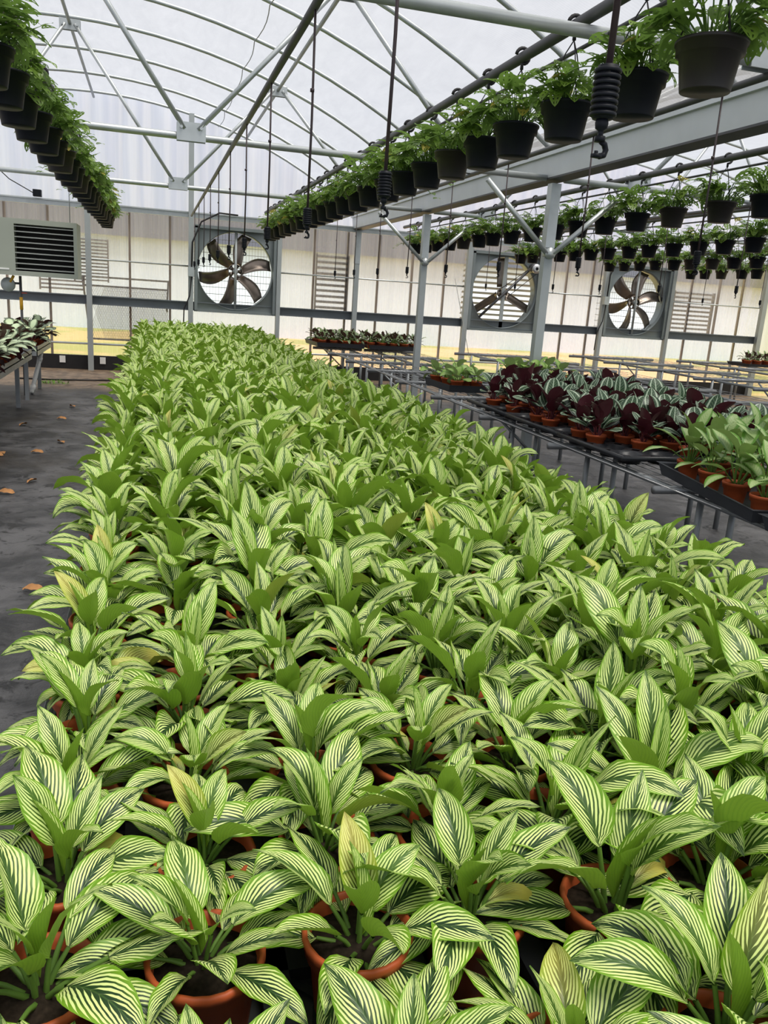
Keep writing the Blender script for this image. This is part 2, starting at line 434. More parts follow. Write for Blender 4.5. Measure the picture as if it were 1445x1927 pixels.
def roof(x0, x1):
    m = MB(); n = 36; ys = []
    bl = sorted(BOWS)
    for a, b in zip(bl[:-1], bl[1:]):
        for k in range(4): ys.append((a + (b - a) * k / 4, 0.03 * math.sin(PI * k / 4)))
    ys.append((YW, 0)); ys[0] = (-3.0, 0)
    vs = []; fs = []
    for y, s in ys:
        for i in range(n + 1):
            x = x0 + (x1 - x0) * i / n
            vs.append((x, y, arc(x, x0, x1) + 0.03 - s))
    for j in range(len(ys) - 1):
        for i in range(n): fs.append((j*(n+1)+i, j*(n+1)+i+1, (j+1)*(n+1)+i+1, (j+1)*(n+1)+i))
    m._add(vs, fs)
    return m
struct('ceiling', roof(*BAYS[0]), 'roof_film')
struct('ceiling', roof(*BAYS[1]), 'roof_film')

FANS = [(0.66, 2.02, 1.07, 2.42), (5.56, 6.96, 1.03, 2.40), (8.36, 9.72, 1.05, 2.37)]
m = MB()
def corr(x0, x1, z0, z1):
    per, amp, n = 0.076, 0.011, int((x1 - x0) / 0.0127) + 1
    vs = []; fs = []
    for i in range(n + 1):
        x = x0 + (x1 - x0) * i / n; y = YW + 0.02 + amp * math.sin(2 * PI * x / per)
        vs += [(x, y, z0), (x, y, z1)]
    for i in range(n): fs.append((2*i, 2*i+2, 2*i+3, 2*i+1))
    m._add(vs, fs)
ZH = 2.56
xs = XL
for (a, b, z0, z1) in FANS:
    corr(xs, a, 0.22, ZH); corr(a, b, 0.22, z0); corr(a, b, z1, ZH); xs = b
corr(xs, XR, 0.22, ZH)
struct('wall_end', m, 'polycarbonate')
m = MB(); n = 60
vs = []; fs = []
for i in range(n + 1):
    y = -3 + (YW + 3) * i / n
    vs += [(XR, y, 0.0), (XR, y, 2.75)]
for i in range(n): fs.append((2*i, 2*i+2, 2*i+3, 2*i+1))
m._add(vs, fs); struct('wall_right', m, 'polycarbonate_stained')
m = MB(); m._add([(XL, -3, 0), (XL, YW, 0), (XL, YW, 2.75), (XL, -3, 2.75)], [(0, 1, 2, 3)]); struct('wall_left_added', m, 'polycarbonate')  # unseen plane on the left gutter line, added to keep the light consistent
m = MB(); m.box(XL, XR, YW - 0.01, YW + 0.06, 0.0, 0.23); struct('baseboard_end', m, 'black_rubber', False)
# header, rails and studs of the end wall
m = MB(); m.box(XL, XR, YW - 0.06, YW, 2.54, 2.63); m.box(XL, XR, YW - 0.09, YW, 2.61, 2.63); struct('trim_1', m, 'galvanised', False)
m = MB(); m.box(XL, XR, YW - 0.07, YW - 0.005, 1.06, 1.075); m.box(XL, XR, YW - 0.02, YW - 0.005, 1.06, 1.205); m.box(XL, XR, YW - 0.07, YW - 0.005, 1.19, 1.205); struct('trim_2', m, 'beam_grey', False)
m = MB()
segs = [(XL, 0.66), (2.02, 5.56), (6.96, 8.36), (9.72, XR)]
for a, b in segs: m.tube([(a, YW - 0.02, 1.775), (b, YW - 0.02, 1.775)], 0.013, 8)
struct('trim_3', m, 'galvanised')
m = MB(); m.tube([(XL, YW - 0.02, 0.425), (XR, YW - 0.02, 0.425)], 0.017, 8); struct('trim_4', m, 'galvanised')
k = 5
for x in (-4.1, -3.48, -2.86, -2.24, -1.61, -0.37, 0.27, 2.69, 3.28, 3.85, 4.48, 5.1, 7.55, 8.1, 10.3, 10.95, 11.5):
    m = MB(); m.box(x - 0.018, x + 0.018, YW + 0.035, YW + 0.07, 0.23, 2.54); struct('trim_%d' % k, m, 'stud_brown', False); k += 1
for x, wd, zt in ((-1.0, 0.042, 2.56), (0.6, 0.04, None), (2.06, 0.035, 2.56), (5.50, 0.045, 2.56), (7.0, 0.035, 2.56), (8.29, 0.035, 2.56), (9.76, 0.035, 2.56), (11.93, 0.05, 2.75)):
    z1 = zt if zt else arc(x, *BAYS[0])
    m = MB(); m.box(x - wd, x + wd, YW - 0.16, YW - 0.07, 0.0, z1); struct('trim_%d' % k, m, 'post_grey', False); k += 1

# ------------------------------------------------------------------ frame of the house: posts, gutter, bows, trusses, pipes
place_words = {10.69: 'farther middle', 7.07: 'nearer middle', 3.40: 'nearest'}
def post(y, label):
    t = thing('support_post', label, 'post', (XG, y, 0), group='posts under the middle gutter')
    m = MB(); m.box(-0.04, 0.04, -0.04, 0.04, 0.0, 2.56); m.build('column', 'post_grey', t, False)
    m = MB(); m.box(-0.045, 0.045, -0.045, 0.045, 2.02, 2.56); m.build('sleeve', 'galvanised', t, False)
    zn = 1.97 if y < YW - 1 else None
    if zn:
        for s in (-1, 1):
            m = MB(); m.tube([(0.03 * s, -0.055, zn), (0.66 * s, -0.055, 2.53)], 0.023, 10); m.build('knee_brace', 'galvanised', t)
        m = MB(); m.tube([(0, -0.075, zn), (0, 0.0, zn)], 0.05, 12); m.build('joint_plate', 'galvanised', t)
for y, l in ((10.69, 'square grey post with V braces under the gutter, the farther of the two'), (7.07, 'square grey post with V braces behind the pale leafy tray, nearer of the two'), (3.40, 'grey gutter post beside the right bench, out at the frame edge'), (14.5, 'grey gutter post standing against the translucent end wall')):
    post(y, l)
m = MB()
prof = [(-0.13, 2.80), (-0.13, 2.77), (-0.10, 2.77), (-0.085, 2.60), (0.085, 2.60), (0.10, 2.77), (0.13, 2.77), (0.13, 2.80)]
vs = []; fs = []
for y in (-3.0, YW):
    for dx, z in prof: vs.append((XG + dx, y, z))
n = len(prof)
for i in range(n - 1): fs.append((i, i + 1, n + i + 1, n + i))
m._add(vs, fs)
gut = m.build('rain_gutter', 'gutter_metal', None, False); tag(gut, 'long galvanised gutter channel between the two roof arches', 'gutter')
m = MB(); m.box(XG - 0.085, XG + 0.085, -3, YW, 2.585, 2.6); m.build('underside_plate', 'pipe_dark', gut, False)

for b, (x0, x1) in enumerate(BAYS):
    c = 0.5 * (x0 + x1)
    bayname = ('main', 'right-hand')[b]
    for i, y in enumerate(BOWS[:12]):
        m = MB(); pts = []
        for k2 in range(29):
            x = x0 + 0.08 + (x1 - x0 - 0.16) * k2 / 28
            pts.append((x, y, arc(x, x0, x1) - 0.005))
        m.tube(pts, 0.021, 8)
        o = m.build('roof_bow', 'galvanised'); tag(o, 'curved galvanised roof bow of the %s bay, %s from the end wall' % (bayname, nth(i + 1)), 'roof bow', 'roof bows')
    for y in FRAMES:
        t = thing('roof_truss', 'pipe roof truss of the %s bay, %s to the camera' % (bayname, {10.69: 'third nearest', 7.07: 'second nearest', 3.4: 'nearest'}[y]), 'roof truss', (c, y, 2.6), group='roof trusses')
        m = MB(); m.tube([(x0 - c + 0.09, 0, 0), (x1 - c - 0.09, 0, 0)], 0.027, 12); m.build('bottom_chord', 'galvanised', t)
        top = {0: ZA, 2.31: None}
        def zt(d): return arc(c + d, x0, x1) - 0.03 - 2.6
        webs = [(0, 1.16), (0, -1.16), (2.31, 1.16), (-2.31, -1.16), (2.31, 3.47), (-2.31, -3.47)]
        for tx, bx in webs:
            sgn = 1 if bx > tx else -1
            m = MB(); m.tube([(tx + 0.05 * sgn, -0.02, zt(tx) - 0.05), (bx - 0.05 * sgn, -0.02, 0.05)], 0.02, 10); m.build('web_brace', 'galvanised', t)
        for gx in (-3.47, -1.16, 1.16, 3.47):
            m = MB(); m.box(gx - 0.11, gx + 0.11, -0.034, -0.028, -0.035, 0.10); m.box(gx - 0.11, gx + 0.11, 0.028, 0.034, -0.035, 0.10)
            for bx in (-0.075, 0.075): m.tube([(gx + bx, -0.05, 0.06), (gx + bx, 0.05, 0.06)], 0.012, 8)
            m.build('gusset_plate', 'galvanised', t, False)
        for gx in (-2.31, 0, 2.31):
            m = MB(); z = zt(gx); m.box(gx - 0.11, gx + 0.11, -0.03, -0.024, z - 0.11, z); m.box(gx - 0.11, gx + 0.11, 0.024, 0.03, z - 0.11, z)
            for bx in (-0.075, 0.075): m.tube([(gx + bx, -0.045, z - 0.06), (gx + bx, 0.045, z - 0.06)], 0.012, 8)
            m.build('top_gusset', 'galvanised', t, False)
    for d, nm in ((0, 'ridge'), (2.31, 'right quarter'), (-2.31, 'left quarter')):
        z = arc(c + d, x0, x1) - 0.075
        m = MB(); m.tube([(c + d, -3, z), (c + d, YW - 0.05, z)], 0.019, 8)
        o = m.build('roof_purlin', 'galv_dull'); tag(o, 'long %s purlin pipe running under the bows of the %s bay' % (nm, bayname), 'purlin', 'roof purlins')
x = 1.02                                   # bowed seam wire on the film of the main bay
m = MB(); pts = []
bl = sorted([b for b in BOWS if b > -1])
for a, b in zip(bl[:-1], bl[1:]):
    for k2 in range(5):
        q = k2 / 5; pts.append((x + 0.035 * math.sin(PI * q), a + (b - a) * q, arc(x, *BAYS[0]) - 0.035 + 0.0 * q))
pts.append((x, bl[-1], arc(x, *BAYS[0]) - 0.035))
m.tube(pts, 0.005, 6); tag(m.build('seam_wire', 'wire_grey'), 'thin wavy wire across the roof bows above the big fan', 'wire')

# gable curtains above the header
def curtain(x0, x1):
    m = MB(); n = 230; rows = 5; vs = []; fs = []
    rr = np.random.default_rng(30 + int(x0))
    ph = np.cumsum(rr.uniform(0.25, 0.75, n + 1)); am = rr.uniform(0.4, 1.2, n + 1)
    for i in range(n + 1):
        x = x0 + (x1 - x0) * i / n; zt = arc(x, x0, x1) + 0.01
        for j in range(rows):
            q = j / (rows - 1); z = 2.60 + max(zt - 2.60, 0.02) * q
            vs.append((x + 0.05 * q, YW + 0.035 + (0.04 * math.sin(ph[i] + 0.6 * q) * am[i] + 0.02 * math.sin(x * 5 + q)) * (1 - 0.35 * q), z))
    for i in range(n):
        for j in range(rows - 1): fs.append((i*rows+j, (i+1)*rows+j, (i+1)*rows+j+1, i*rows+j+1))
    m._add(vs, fs); return m
for b, nm in ((0, 'main'), (1, 'right-hand')):
    tag(curtain(*BAYS[b]).build('gable_curtain', 'curtain_white'), 'white pleated fabric closing the gable of the %s bay' % nm, 'curtain', 'gable curtains')

# ------------------------------------------------------------------ exhaust fans in the end wall
def fan(label, x0, x1, z0, z1, kind):
    cx, cz = 0.5 * (x0 + x1), 0.5 * (z0 + z1); hw, hh = 0.5 * (x1 - x0), 0.5 * (z1 - z0)
    R = min(hw, hh) - 0.035
    t = thing('exhaust_fan', label, 'fan', (cx, YW, z0), group='exhaust fans in the end wall')
    m = MB(); n = 64; vs = []; fs = []
    for k2 in range(n):
        q = 2 * PI * k2 / n; cq, sq = math.cos(q), math.sin(q)
        s = min(hw / max(abs(cq), 1e-6), hh / max(abs(sq), 1e-6))
        vs += [(R*cq, -0.06, hh + R*sq), (s*cq, -0.06, hh + s*sq), (R*0.985*cq, -0.075, hh + R*0.985*sq), (R*0.97*cq, 0.02, hh + R*0.97*sq), (R*0.99*cq, 0.20, hh + R*0.99*sq)]
    for k2 in range(n):
        a, b2 = 5 * k2, 5 * ((k2 + 1) % n)
        fs += [(a+1, a, b2, b2+1), (a, a+2, b2+2, b2), (a+2, a+3, b2+3, b2+2), (a+3, a+4, b2+4, b2+3)]
    m._add(vs, fs); m.build('housing', 'fan_housing', t)
    m = MB()
    m.box(-hw, -hw + 0.05, -0.13, 0.05, 0, 2*hh); m.box(hw - 0.05, hw, -0.13, 0.05, 0, 2*hh)
    m.box(-hw, hw, -0.10, 0.05, -0.02, 0.02); m.box(-hw, hw, -0.13, 0.05, 2*hh - 0.03, 2*hh + 0.02)
    m.build('frame', 'fan_housing', t, False)
    nb = 6 if kind == 'six' else 3
    for k2 in range(nb):
        q = 2 * PI * k2 / nb + (0.13 if kind == 'six' else -0.45)
        m = MB(); vs = []; fs = []; nr, nc = 9, 5
        for i in range(nr):
            u = i / (nr - 1); r = 0.10 + (R * 0.95 - 0.10) * u
            ch = (0.13 + 0.10 * math.sin(PI * min(1, u * 0.72 + 0.12))) if kind == 'six' else 0.19
            sw = (0.24 * math.sin(u * 2.2) - 0.10 * u) if kind == 'six' else 0.0
            pitch = math.radians(42 - 20 * u) if kind == 'six' else math.radians(35)
            for j in range(nc):
                v = (j / (nc - 1) - 0.5) * ch; cam_ = 0.022 * (1 - (2 * j / (nc - 1) - 1) ** 2)
                tang = v * math.cos(pitch) + sw * 0.5; dep = v * math.sin(pitch) * 0.9 + cam_
                xx, zz = r * math.cos(q) - tang * math.sin(q), r * math.sin(q) + tang * math.cos(q)
                vs.append((xx, 0.07 + dep, hh + zz))
        for i in range(nr - 1):
            for j in range(nc - 1): fs.append((i*nc+j, (i+1)*nc+j, (i+1)*nc+j+1, i*nc+j+1))
        m._add(vs, fs); o = m.build('blade', 'aluminium_blade', t)
        sm = o.modifiers.new('thickness', 'SOLIDIFY'); sm.thickness = 0.006
    m = MB(); rr = 0.125 if kind == 'six' else 0.10
    m.lathe([(rr - 0.012, 0.0), (rr, 0.0), (rr, 0.035), (rr - 0.012, 0.035), (rr - 0.012, 0.0)], 28, (0, 0.02, hh), 'y')
    m.lathe([(0.001, -0.02), (0.05, -0.02), (0.05, 0.10), (0.001, 0.10)], 20, (0, 0.02, hh), 'y')
    for k2 in range(5):
        q = 2 * PI * k2 / 5; vs = []
        for dq in (-0.42, 0.42):
            for rad in (0.04, rr): vs += [(rad * math.cos(q + dq), 0.045, hh + rad * math.sin(q + dq)), (rad * math.cos(q + dq), 0.052, hh + rad * math.sin(q + dq))]
        m._add(vs, [(0, 2, 6, 4), (1, 5, 7, 3), (0, 1, 3, 2), (4, 6, 7, 5), (2, 3, 7, 6), (0, 4, 5, 1)])
    m.build('hub', 'aluminium_blade', t)
    if kind == 'six':
        m = MB(); m.tube([(0, -0.04, hh - R), (0, -0.04, hh + R)], 0.022, 10); m.tube([(0, -0.04, hh), (0, 0.04, hh)], 0.04, 14); m.build('support_tube', 'post_grey', t)
        m = MB()
        for k2 in range(27):
            v = (k2 / 26 * 2 - 1) * hw * 0.97; m.tube([(v, 0.26, 0.0), (v, 0.26, 2 * hh)], 0.0022, 5, False)
        for k2 in range(12):
            v = (k2 + 0.5) / 12 * 2 * hh; m.tube([(-hw, 0.255, v), (hw, 0.255, v)], 0.0045, 5, False)
        m.build('wire_guard', 'wire_grey', t)
    else:
        m = MB(); m.box(-0.035, 0.035, -0.02, 0.0, hh - R, hh + R); m.build('support_bar', 'post_grey', t, False)
        m = MB(); m.tube([(-0.46, -0.05, hh - 0.47), (0.44, -0.05, hh + 0.42)], 0.025, 8); m.build('motor_strut', 'pipe_dark', t)
        m = MB(); m.lathe([(0.001, -0.16), (0.075, -0.16), (0.085, -0.14), (0.085, 0.02), (0.001, 0.02)], 24, (0.52, -0.02, hh + 0.47), 'y'); m.build('motor', 'pipe_dark', t)
        m = MB(); m.lathe([(0.03, -0.20), (0.085, -0.20), (0.085, -0.165), (0.03, -0.165), (0.03, -0.20)], 20, (0.53, -0.02, hh + 0.46), 'y'); m.build('pulley', 'steel_bright', t)
        m = MB(); m.tube([(0.50, -0.19, hh + 0.53), (-0.06, -0.06, hh + 0.08)], 0.006, 6); m.tube([(0.58, -0.19, hh + 0.40), (0.07, -0.06, hh - 0.07)], 0.006, 6); m.build('drive_belt', 'black_rubber', t)
        for k2 in range(14):
            z = 0.06 + k2 * (2 * hh - 0.12) / 13
            m = MB(); m._add([(-hw, 0.28, z + 0.035), (hw, 0.28, z + 0.035), (hw, 0.33, z), (-hw, 0.33, z), (-hw, 0.283, z + 0.041), (hw, 0.283, z + 0.041), (hw, 0.333, z + 0.006), (-hw, 0.333, z + 0.006)],
                             [(0, 1, 2, 3), (7, 6, 5, 4), (0, 4, 5, 1), (3, 2, 6, 7)]); m.build('shutter_slat', 'louver_white', t, False)
    return t
fan('big six-bladed exhaust fan behind the far end of the striped bench', *FANS[0], 'six')
fan('belt-driven exhaust fan with motor and shutter, between the two gutter posts', *FANS[1], 'belt')
fan('six-bladed exhaust fan at right, below the rows of hanging baskets', *FANS[2], 'six')
def fan_cable(x, z, label1, label2):
    m = MB(); m.tube([(x + 0.75, YW - 0.2, z + 0.93), (x + 0.45, YW - 0.2, z + 0.94), (x + 0.16, YW - 0.2, z + 0.78), (x + 0.02, YW - 0.2, z + 0.45), (x + 0.01, YW - 0.2, z + 0.05)], 0.013, 8)
    m.tube([(x + 0.01, YW - 0.2, z - 0.08), (x - 0.02, YW - 0.2, z - 0.4), (x - 0.11, YW - 0.2, z - 0.62), (x - 0.12, YW - 0.2, z - 0.95)], 0.010, 8)
    tag(m.build('fan_cable', 'black_rubber'), label1, 'cable', 'fan cables')
    m = MB(); m.box(x - 0.05, x + 0.05, YW - 0.24, YW - 0.155, z - 0.09, z + 0.06); tag(m.build('junction_box', 'galvanised', None, False), label2, 'switch box', 'fan switch boxes')
fan_cable(0.6, 1.70, 'black cable curving off the big fan and down its stud', 'small grey switch box on the stud left of the big fan')
fan_cable(8.30, 1.72, 'black cable hanging by the right six-bladed fan', 'small grey switch box left of the right six-bladed fan')

# ------------------------------------------------------------------ outside, seen through fans and panels
t = thing('neighbour_building', 'pale building behind the end wall, seen through the fans', 'building', (4, 27, 0))
m = MB(); m.box(-30, 36, 0, 6, -0.05, 2.75); m.build('building_wall', 'outside_wall', t, False)
m = MB(); m._add([(-31, -0.3, 2.72), (37, -0.3, 2.72), (37, 4, 5.2), (-31, 4, 5.2), (37, 8, 2.7), (-31, 8, 2.7)], [(0, 1, 2, 3), (3, 2, 4, 5)]); m.build('building_roof', 'outside_roof', t, False)
def vent(x0, x1, z0, z1, n, label):
    t = thing('louvered_vent', label, 'vent', (0.5 * (x0 + x1), YW + 0.035, z0), group='louvered vents beyond the end wall')
    h = 0.5 * (x1 - x0)
    m = MB(); m.box(-h - 0.02, -h, 0.0, 0.08, 0, z1 - z0); m.box(h, h + 0.02, 0.0, 0.08, 0, z1 - z0); m.build('vent_frame', 'vent_grey', t, False)
    for k2 in range(n):
        z = (k2 + 0.3) * (z1 - z0) / n
        m = MB(); m.box(-h, h, 0.0, 0.05, z, z + (z1 - z0) / n * 0.45); m.build('slat', 'louver_white', t, False)
vent(2.75, 3.30, 1.10, 2.15, 11, 'louvered vent blurred behind the panels right of the big fan')
vent(-1.22, -0.72, 1.42, 2.10, 13, 'louvered vent behind the panels, right of the heater')
vent(-1.75, -1.1, 1.25, 1.50, 4, 'low louvered vent behind the panels, under the heater')
vent(9.95, 10.85, 1.15, 2.0, 10, 'louvered vent behind the panels right of the right-hand fan')
t = thing('mesh_frame', 'dark lattice frame leaning outside, left of the big fan', 'frame', (-0.42, YW + 0.13, 0))
m = MB()
for a, b in (((-0.7, 0, 1.5), (0.68, 0, 1.5)), ((-0.6, 0, 0.5), (0.68, 0, 0.5)), ((-0.7, 0, 1.5), (-0.58, 0, 0.35)), ((0.66, 0, 1.5), (0.64, 0, 1.0)), ((-0.68, 0, 1.36), (0.66, 0, 1.36))): m.tube([a, b], 0.017, 6)
m.build('frame_bars', 'frame_rust', t)
m = MB()
for k2 in range(48):
    x = -0.65 + k2 * 0.027
    m.tube([(x, 0.02, 0.5), (min(x + 0.3, 0.66), 0.02, 0.5 + 0.85 * min(1, (0.66 - x) / 0.3))], 0.003, 4, False)
    m.tube([(x, 0.02, 1.35), (min(x + 0.3, 0.66), 0.02, 1.35 - 0.85 * min(1, (0.66 - x) / 0.3))], 0.003, 4, False)
m.build('lattice', 'frame_rust', t)
for x, nm in ((-1.45, 'left'), (-0.82, 'right')):
    m = MB(); m.box(x - 0.045, x + 0.045, YW - 0.022, YW - 0.012, 0.10, 0.21); tag(m.build('sign_sticker', 'sticker_white', None, False), 'small white tag on the dark foot of the end wall, %s of the pair' % nm, 'tag', 'white wall tags')

# ------------------------------------------------------------------ pots and plants: prototypes
def pot_mesh(name, r, h, mat, rim=0.012, taper=0.74, n=24, band=0.25):
    m = MB()
    b = r * taper
    prof = [(0.001, 0.0), (b, 0.0), (b * 1.02, 0.004), (b + (r * 0.95 - b) * (1 - band), h * (1 - band)), (r * 0.985, h * (1 - band) + 0.001), (r, h - rim), (r * 1.045, h - rim), (r * 1.05, h - 0.003), (r * 1.02, h), (r * 0.96, h), (r * 0.93, h - rim), (b * 1.0, h * 0.55)]
    m.lathe(prof, n)
    return m.mesh(name, mat)
def soil_mesh(name, r, z, mat='soil'):
    m = MB(); vs = [(0, 0, z + 0.006)]; n = 16
    for ring, q in ((0.5, 0.004), (1.0, -0.002)):
        for k2 in range(n): vs.append((r * ring * math.cos(2*PI*k2/n), r * ring * math.sin(2*PI*k2/n), z + q + random.uniform(-0.003, 0.003)))
    fs = [(0, 1 + k2, 1 + (k2 + 1) % n) for k2 in range(n)] + [(1 + k2, 1 + n + k2, 1 + n + (k2 + 1) % n, 1 + (k2 + 1) % n) for k2 in range(n)]
    m._add(vs, fs); return m.mesh(name, mat)

def striped_foliage(seed, z0, lod=0):
    """a clump of arching striped leaves rising from z0"""
    R = random.Random(seed); m = MB()
    n = R.randint(15, 19) if lod == 0 else 13
    nu, nh = (11, 3) if lod == 0 else (6, 1)
    off = R.uniform(0, 6.28)
    for k2 in range(n):
        q = k2 / (n - 1)
        az = off + k2 * 2.399 + R.uniform(-0.35, 0.35)
        el = max(math.radians(R.uniform(8, 22)), math.radians(76 - 74 * q ** 0.85 + R.uniform(-14, 14)))
        pl = 0.075 - 0.03 * q + R.uniform(-0.02, 0.02)
        r0 = 0.006 + 0.012 * q
        b0 = (math.cos(az) * r0, math.sin(az) * r0, z0 - 0.005)
        pe = min(el + 0.20, 1.5)
        b1 = (b0[0] + math.cos(az) * math.cos(pe) * pl, b0[1] + math.sin(az) * math.cos(pe) * pl, b0[2] + math.sin(pe) * pl)
        m.cur = 1
        if lod == 0: m.tube([b0, ((b0[0]+b1[0])/2, (b0[1]+b1[1])/2, (b0[2]+b1[2])/2 + 0.004), b1], [0.0045, 0.0035, 0.003], 5, False)
        m.cur = 0
        L = R.uniform(0.13, 0.18) * (0.82 if q < 0.12 else 1.0) * (1.0 - 0.16 * q)
        W = L * R.uniform(0.37, 0.47)
        tint = (0.0, max(0.0, 0.9 - q * 2.2) * R.uniform(0.4, 1))
        if R.random() < 0.03: tint = (R.uniform(0.15, 0.8), 0.2)
        m.leaf(b1, az, el, L, W, math.radians(R.uniform(30, 95) * (1.0 if el > 0.5 else 0.7)), R.uniform(0.1, 0.6), R.uniform(-1.0, 1.0), nu, nh, R.uniform(0.0, 0.055), tint, (0.60, 0.98), roll=R.uniform(-0.35, 0.3))
    if lod == 0:
        az = R.uniform(0, 6.28); m.cur = 0      # rolled young leaf
        m.leaf((0, 0, z0 + 0.02), az, 1.42, 0.15, 0.045, 0.25, 1.25, 0.3, 8, 3, 0, (0, 1), (0.6, 0.9))
        if R.random() < 0.35:                    # withered leaf low down
            az = R.uniform(0, 6.28); m.leaf((math.cos(az)*0.02, math.sin(az)*0.02, z0 + 0.02), az, 0.7, 0.10, 0.03, 1.9, 0.6, 0.8, 8, 2, 0.05, (1.0, 0), (0.7, 0.8))
    return m
PR, PH = 0.069, 0.118
POT = pot_mesh('pot', PR, PH, 'terracotta')
SOIL = soil_mesh('soil', PR * 0.92, PH - 0.018)
FOL = [striped_foliage(100 + i, PH - 0.016).mesh('foliage', ['striped_leaf', 'petiole_green']) for i in range(14)]

# ------------------------------------------------------------------ main bench
BX0, BX1 = -0.21, 1.57
PITCH = 0.18
ZB = 0.632                                  # where pots stand
t = thing('plant_bench', 'long bench carrying the sea of striped plants', 'bench', (0.5 * (BX0 + BX1), 7.1, 0))
hw = 0.5 * (BX1 - BX0); Y0, Y1 = -6.9, 6.75
m = MB(); m.box(-hw, hw, Y0, Y1, 0.585, 0.597)
m.build('bench_top', 'pipe_dark', t, False)
for s in (-1, 1):
    m = MB(); m.box(s * hw - 0.012, s * hw + 0.012, Y0, Y1, 0.56, 0.635); m.build('side_rail', 'galv_dull', t, False)
for i in range(8):
    y = Y0 + 0.4 + i * (Y1 - Y0 - 0.8) / 7
    for s in (-1, 1):
        m = MB(); m.box(s * (hw - 0.12) - 0.022, s * (hw - 0.12) + 0.022, y - 0.022, y + 0.022, 0, 0.585); m.build('leg', 'galv_dull', t, False)
    m = MB(); m.tube([(-hw, y, 0.565), (hw, y, 0.565)], 0.02, 8); m.build('cross_pipe', 'galv_dull', t)

def shuttle_tray(nx, ny, pitch):
    """black carry tray: rim, open cells with a cross lattice in the floor"""
    m = MB(); X, Y = nx * pitch / 2 - 0.004, ny * pitch / 2 - 0.004
    for x0, x1, y0, y1 in ((-X, X, -Y, -Y + 0.012), (-X, X, Y - 0.012, Y), (-X, -X + 0.012, -Y, Y), (X - 0.012, X, -Y, Y)):
        m.box(x0, x1, y0, y1, 0.0, 0.045)
    m.box(-X - 0.012, X + 0.012, -Y - 0.012, -Y + 0.004, 0.040, 0.046); m.box(-X - 0.012, X + 0.012, Y - 0.004, Y + 0.012, 0.040, 0.046)
    m.box(-X - 0.012, -X + 0.004, -Y, Y, 0.040, 0.046); m.box(X - 0.004, X + 0.012, -Y, Y, 0.040, 0.046)
    for i in range(nx):
        for j in range(ny):
            cx, cy = (i - (nx - 1) / 2) * pitch, (j - (ny - 1) / 2) * pitch
            for sx_ in (-1, 1):
                for sy_ in (-1, 1):
                    p = pitch * 0.48
                    m._add([(cx, cy - 0.008, 0.0), (cx + sx_*p, cy + sy_*p - 0.008, 0.0), (cx + sx_*p, cy + sy_*p + 0.008, 0.0), (cx, cy + 0.008, 0.0),
                            (cx, cy - 0.008, 0.005), (cx + sx_*p, cy + sy_*p - 0.008, 0.005), (cx + sx_*p, cy + sy_*p + 0.008, 0.005), (cx, cy + 0.008, 0.005)],
                           [(0,3,2,1),(4,5,6,7),(0,1,5,4),(2,3,7,6)])
            m.lathe([(0.05, 0.0), (0.05, 0.005), (0.038, 0.005), (0.038, 0.0)], 16, (cx, cy, 0))
    for i in range(1, nx): x = (i - nx / 2) * pitch; m.box(x - 0.02, x + 0.02, -Y, Y, 0.0, 0.02)
    for j in range(1, ny): y = (j - ny / 2) * pitch; m.box(-X, X, y - 0.02, y + 0.02, 0.0, 0.02)
    return m.mesh('carry_tray', 'tray_plastic', False)
TRAY = shuttle_tray(3, 5, PITCH)
YR0 = 0.765 - PITCH * 0.5                   # near line of the tray joint
GX0 = BX0 + 0.09
for j in range(-1, 5):
    for i in range(3):
        o = put('carry_tray', TRAY, None, (GX0 + PITCH + i * 3 * PITCH + 0.0, YR0 + (j + 0.5) * 5 * PITCH + 0.055, 0.6))
        tag(o, 'lattice tray under striped plants, %s from near end, %s' % (nth(j + 2), ('along the aisle edge', 'in the middle of the bench', 'along the far side')[i]), 'tray', 'trays on the striped bench')

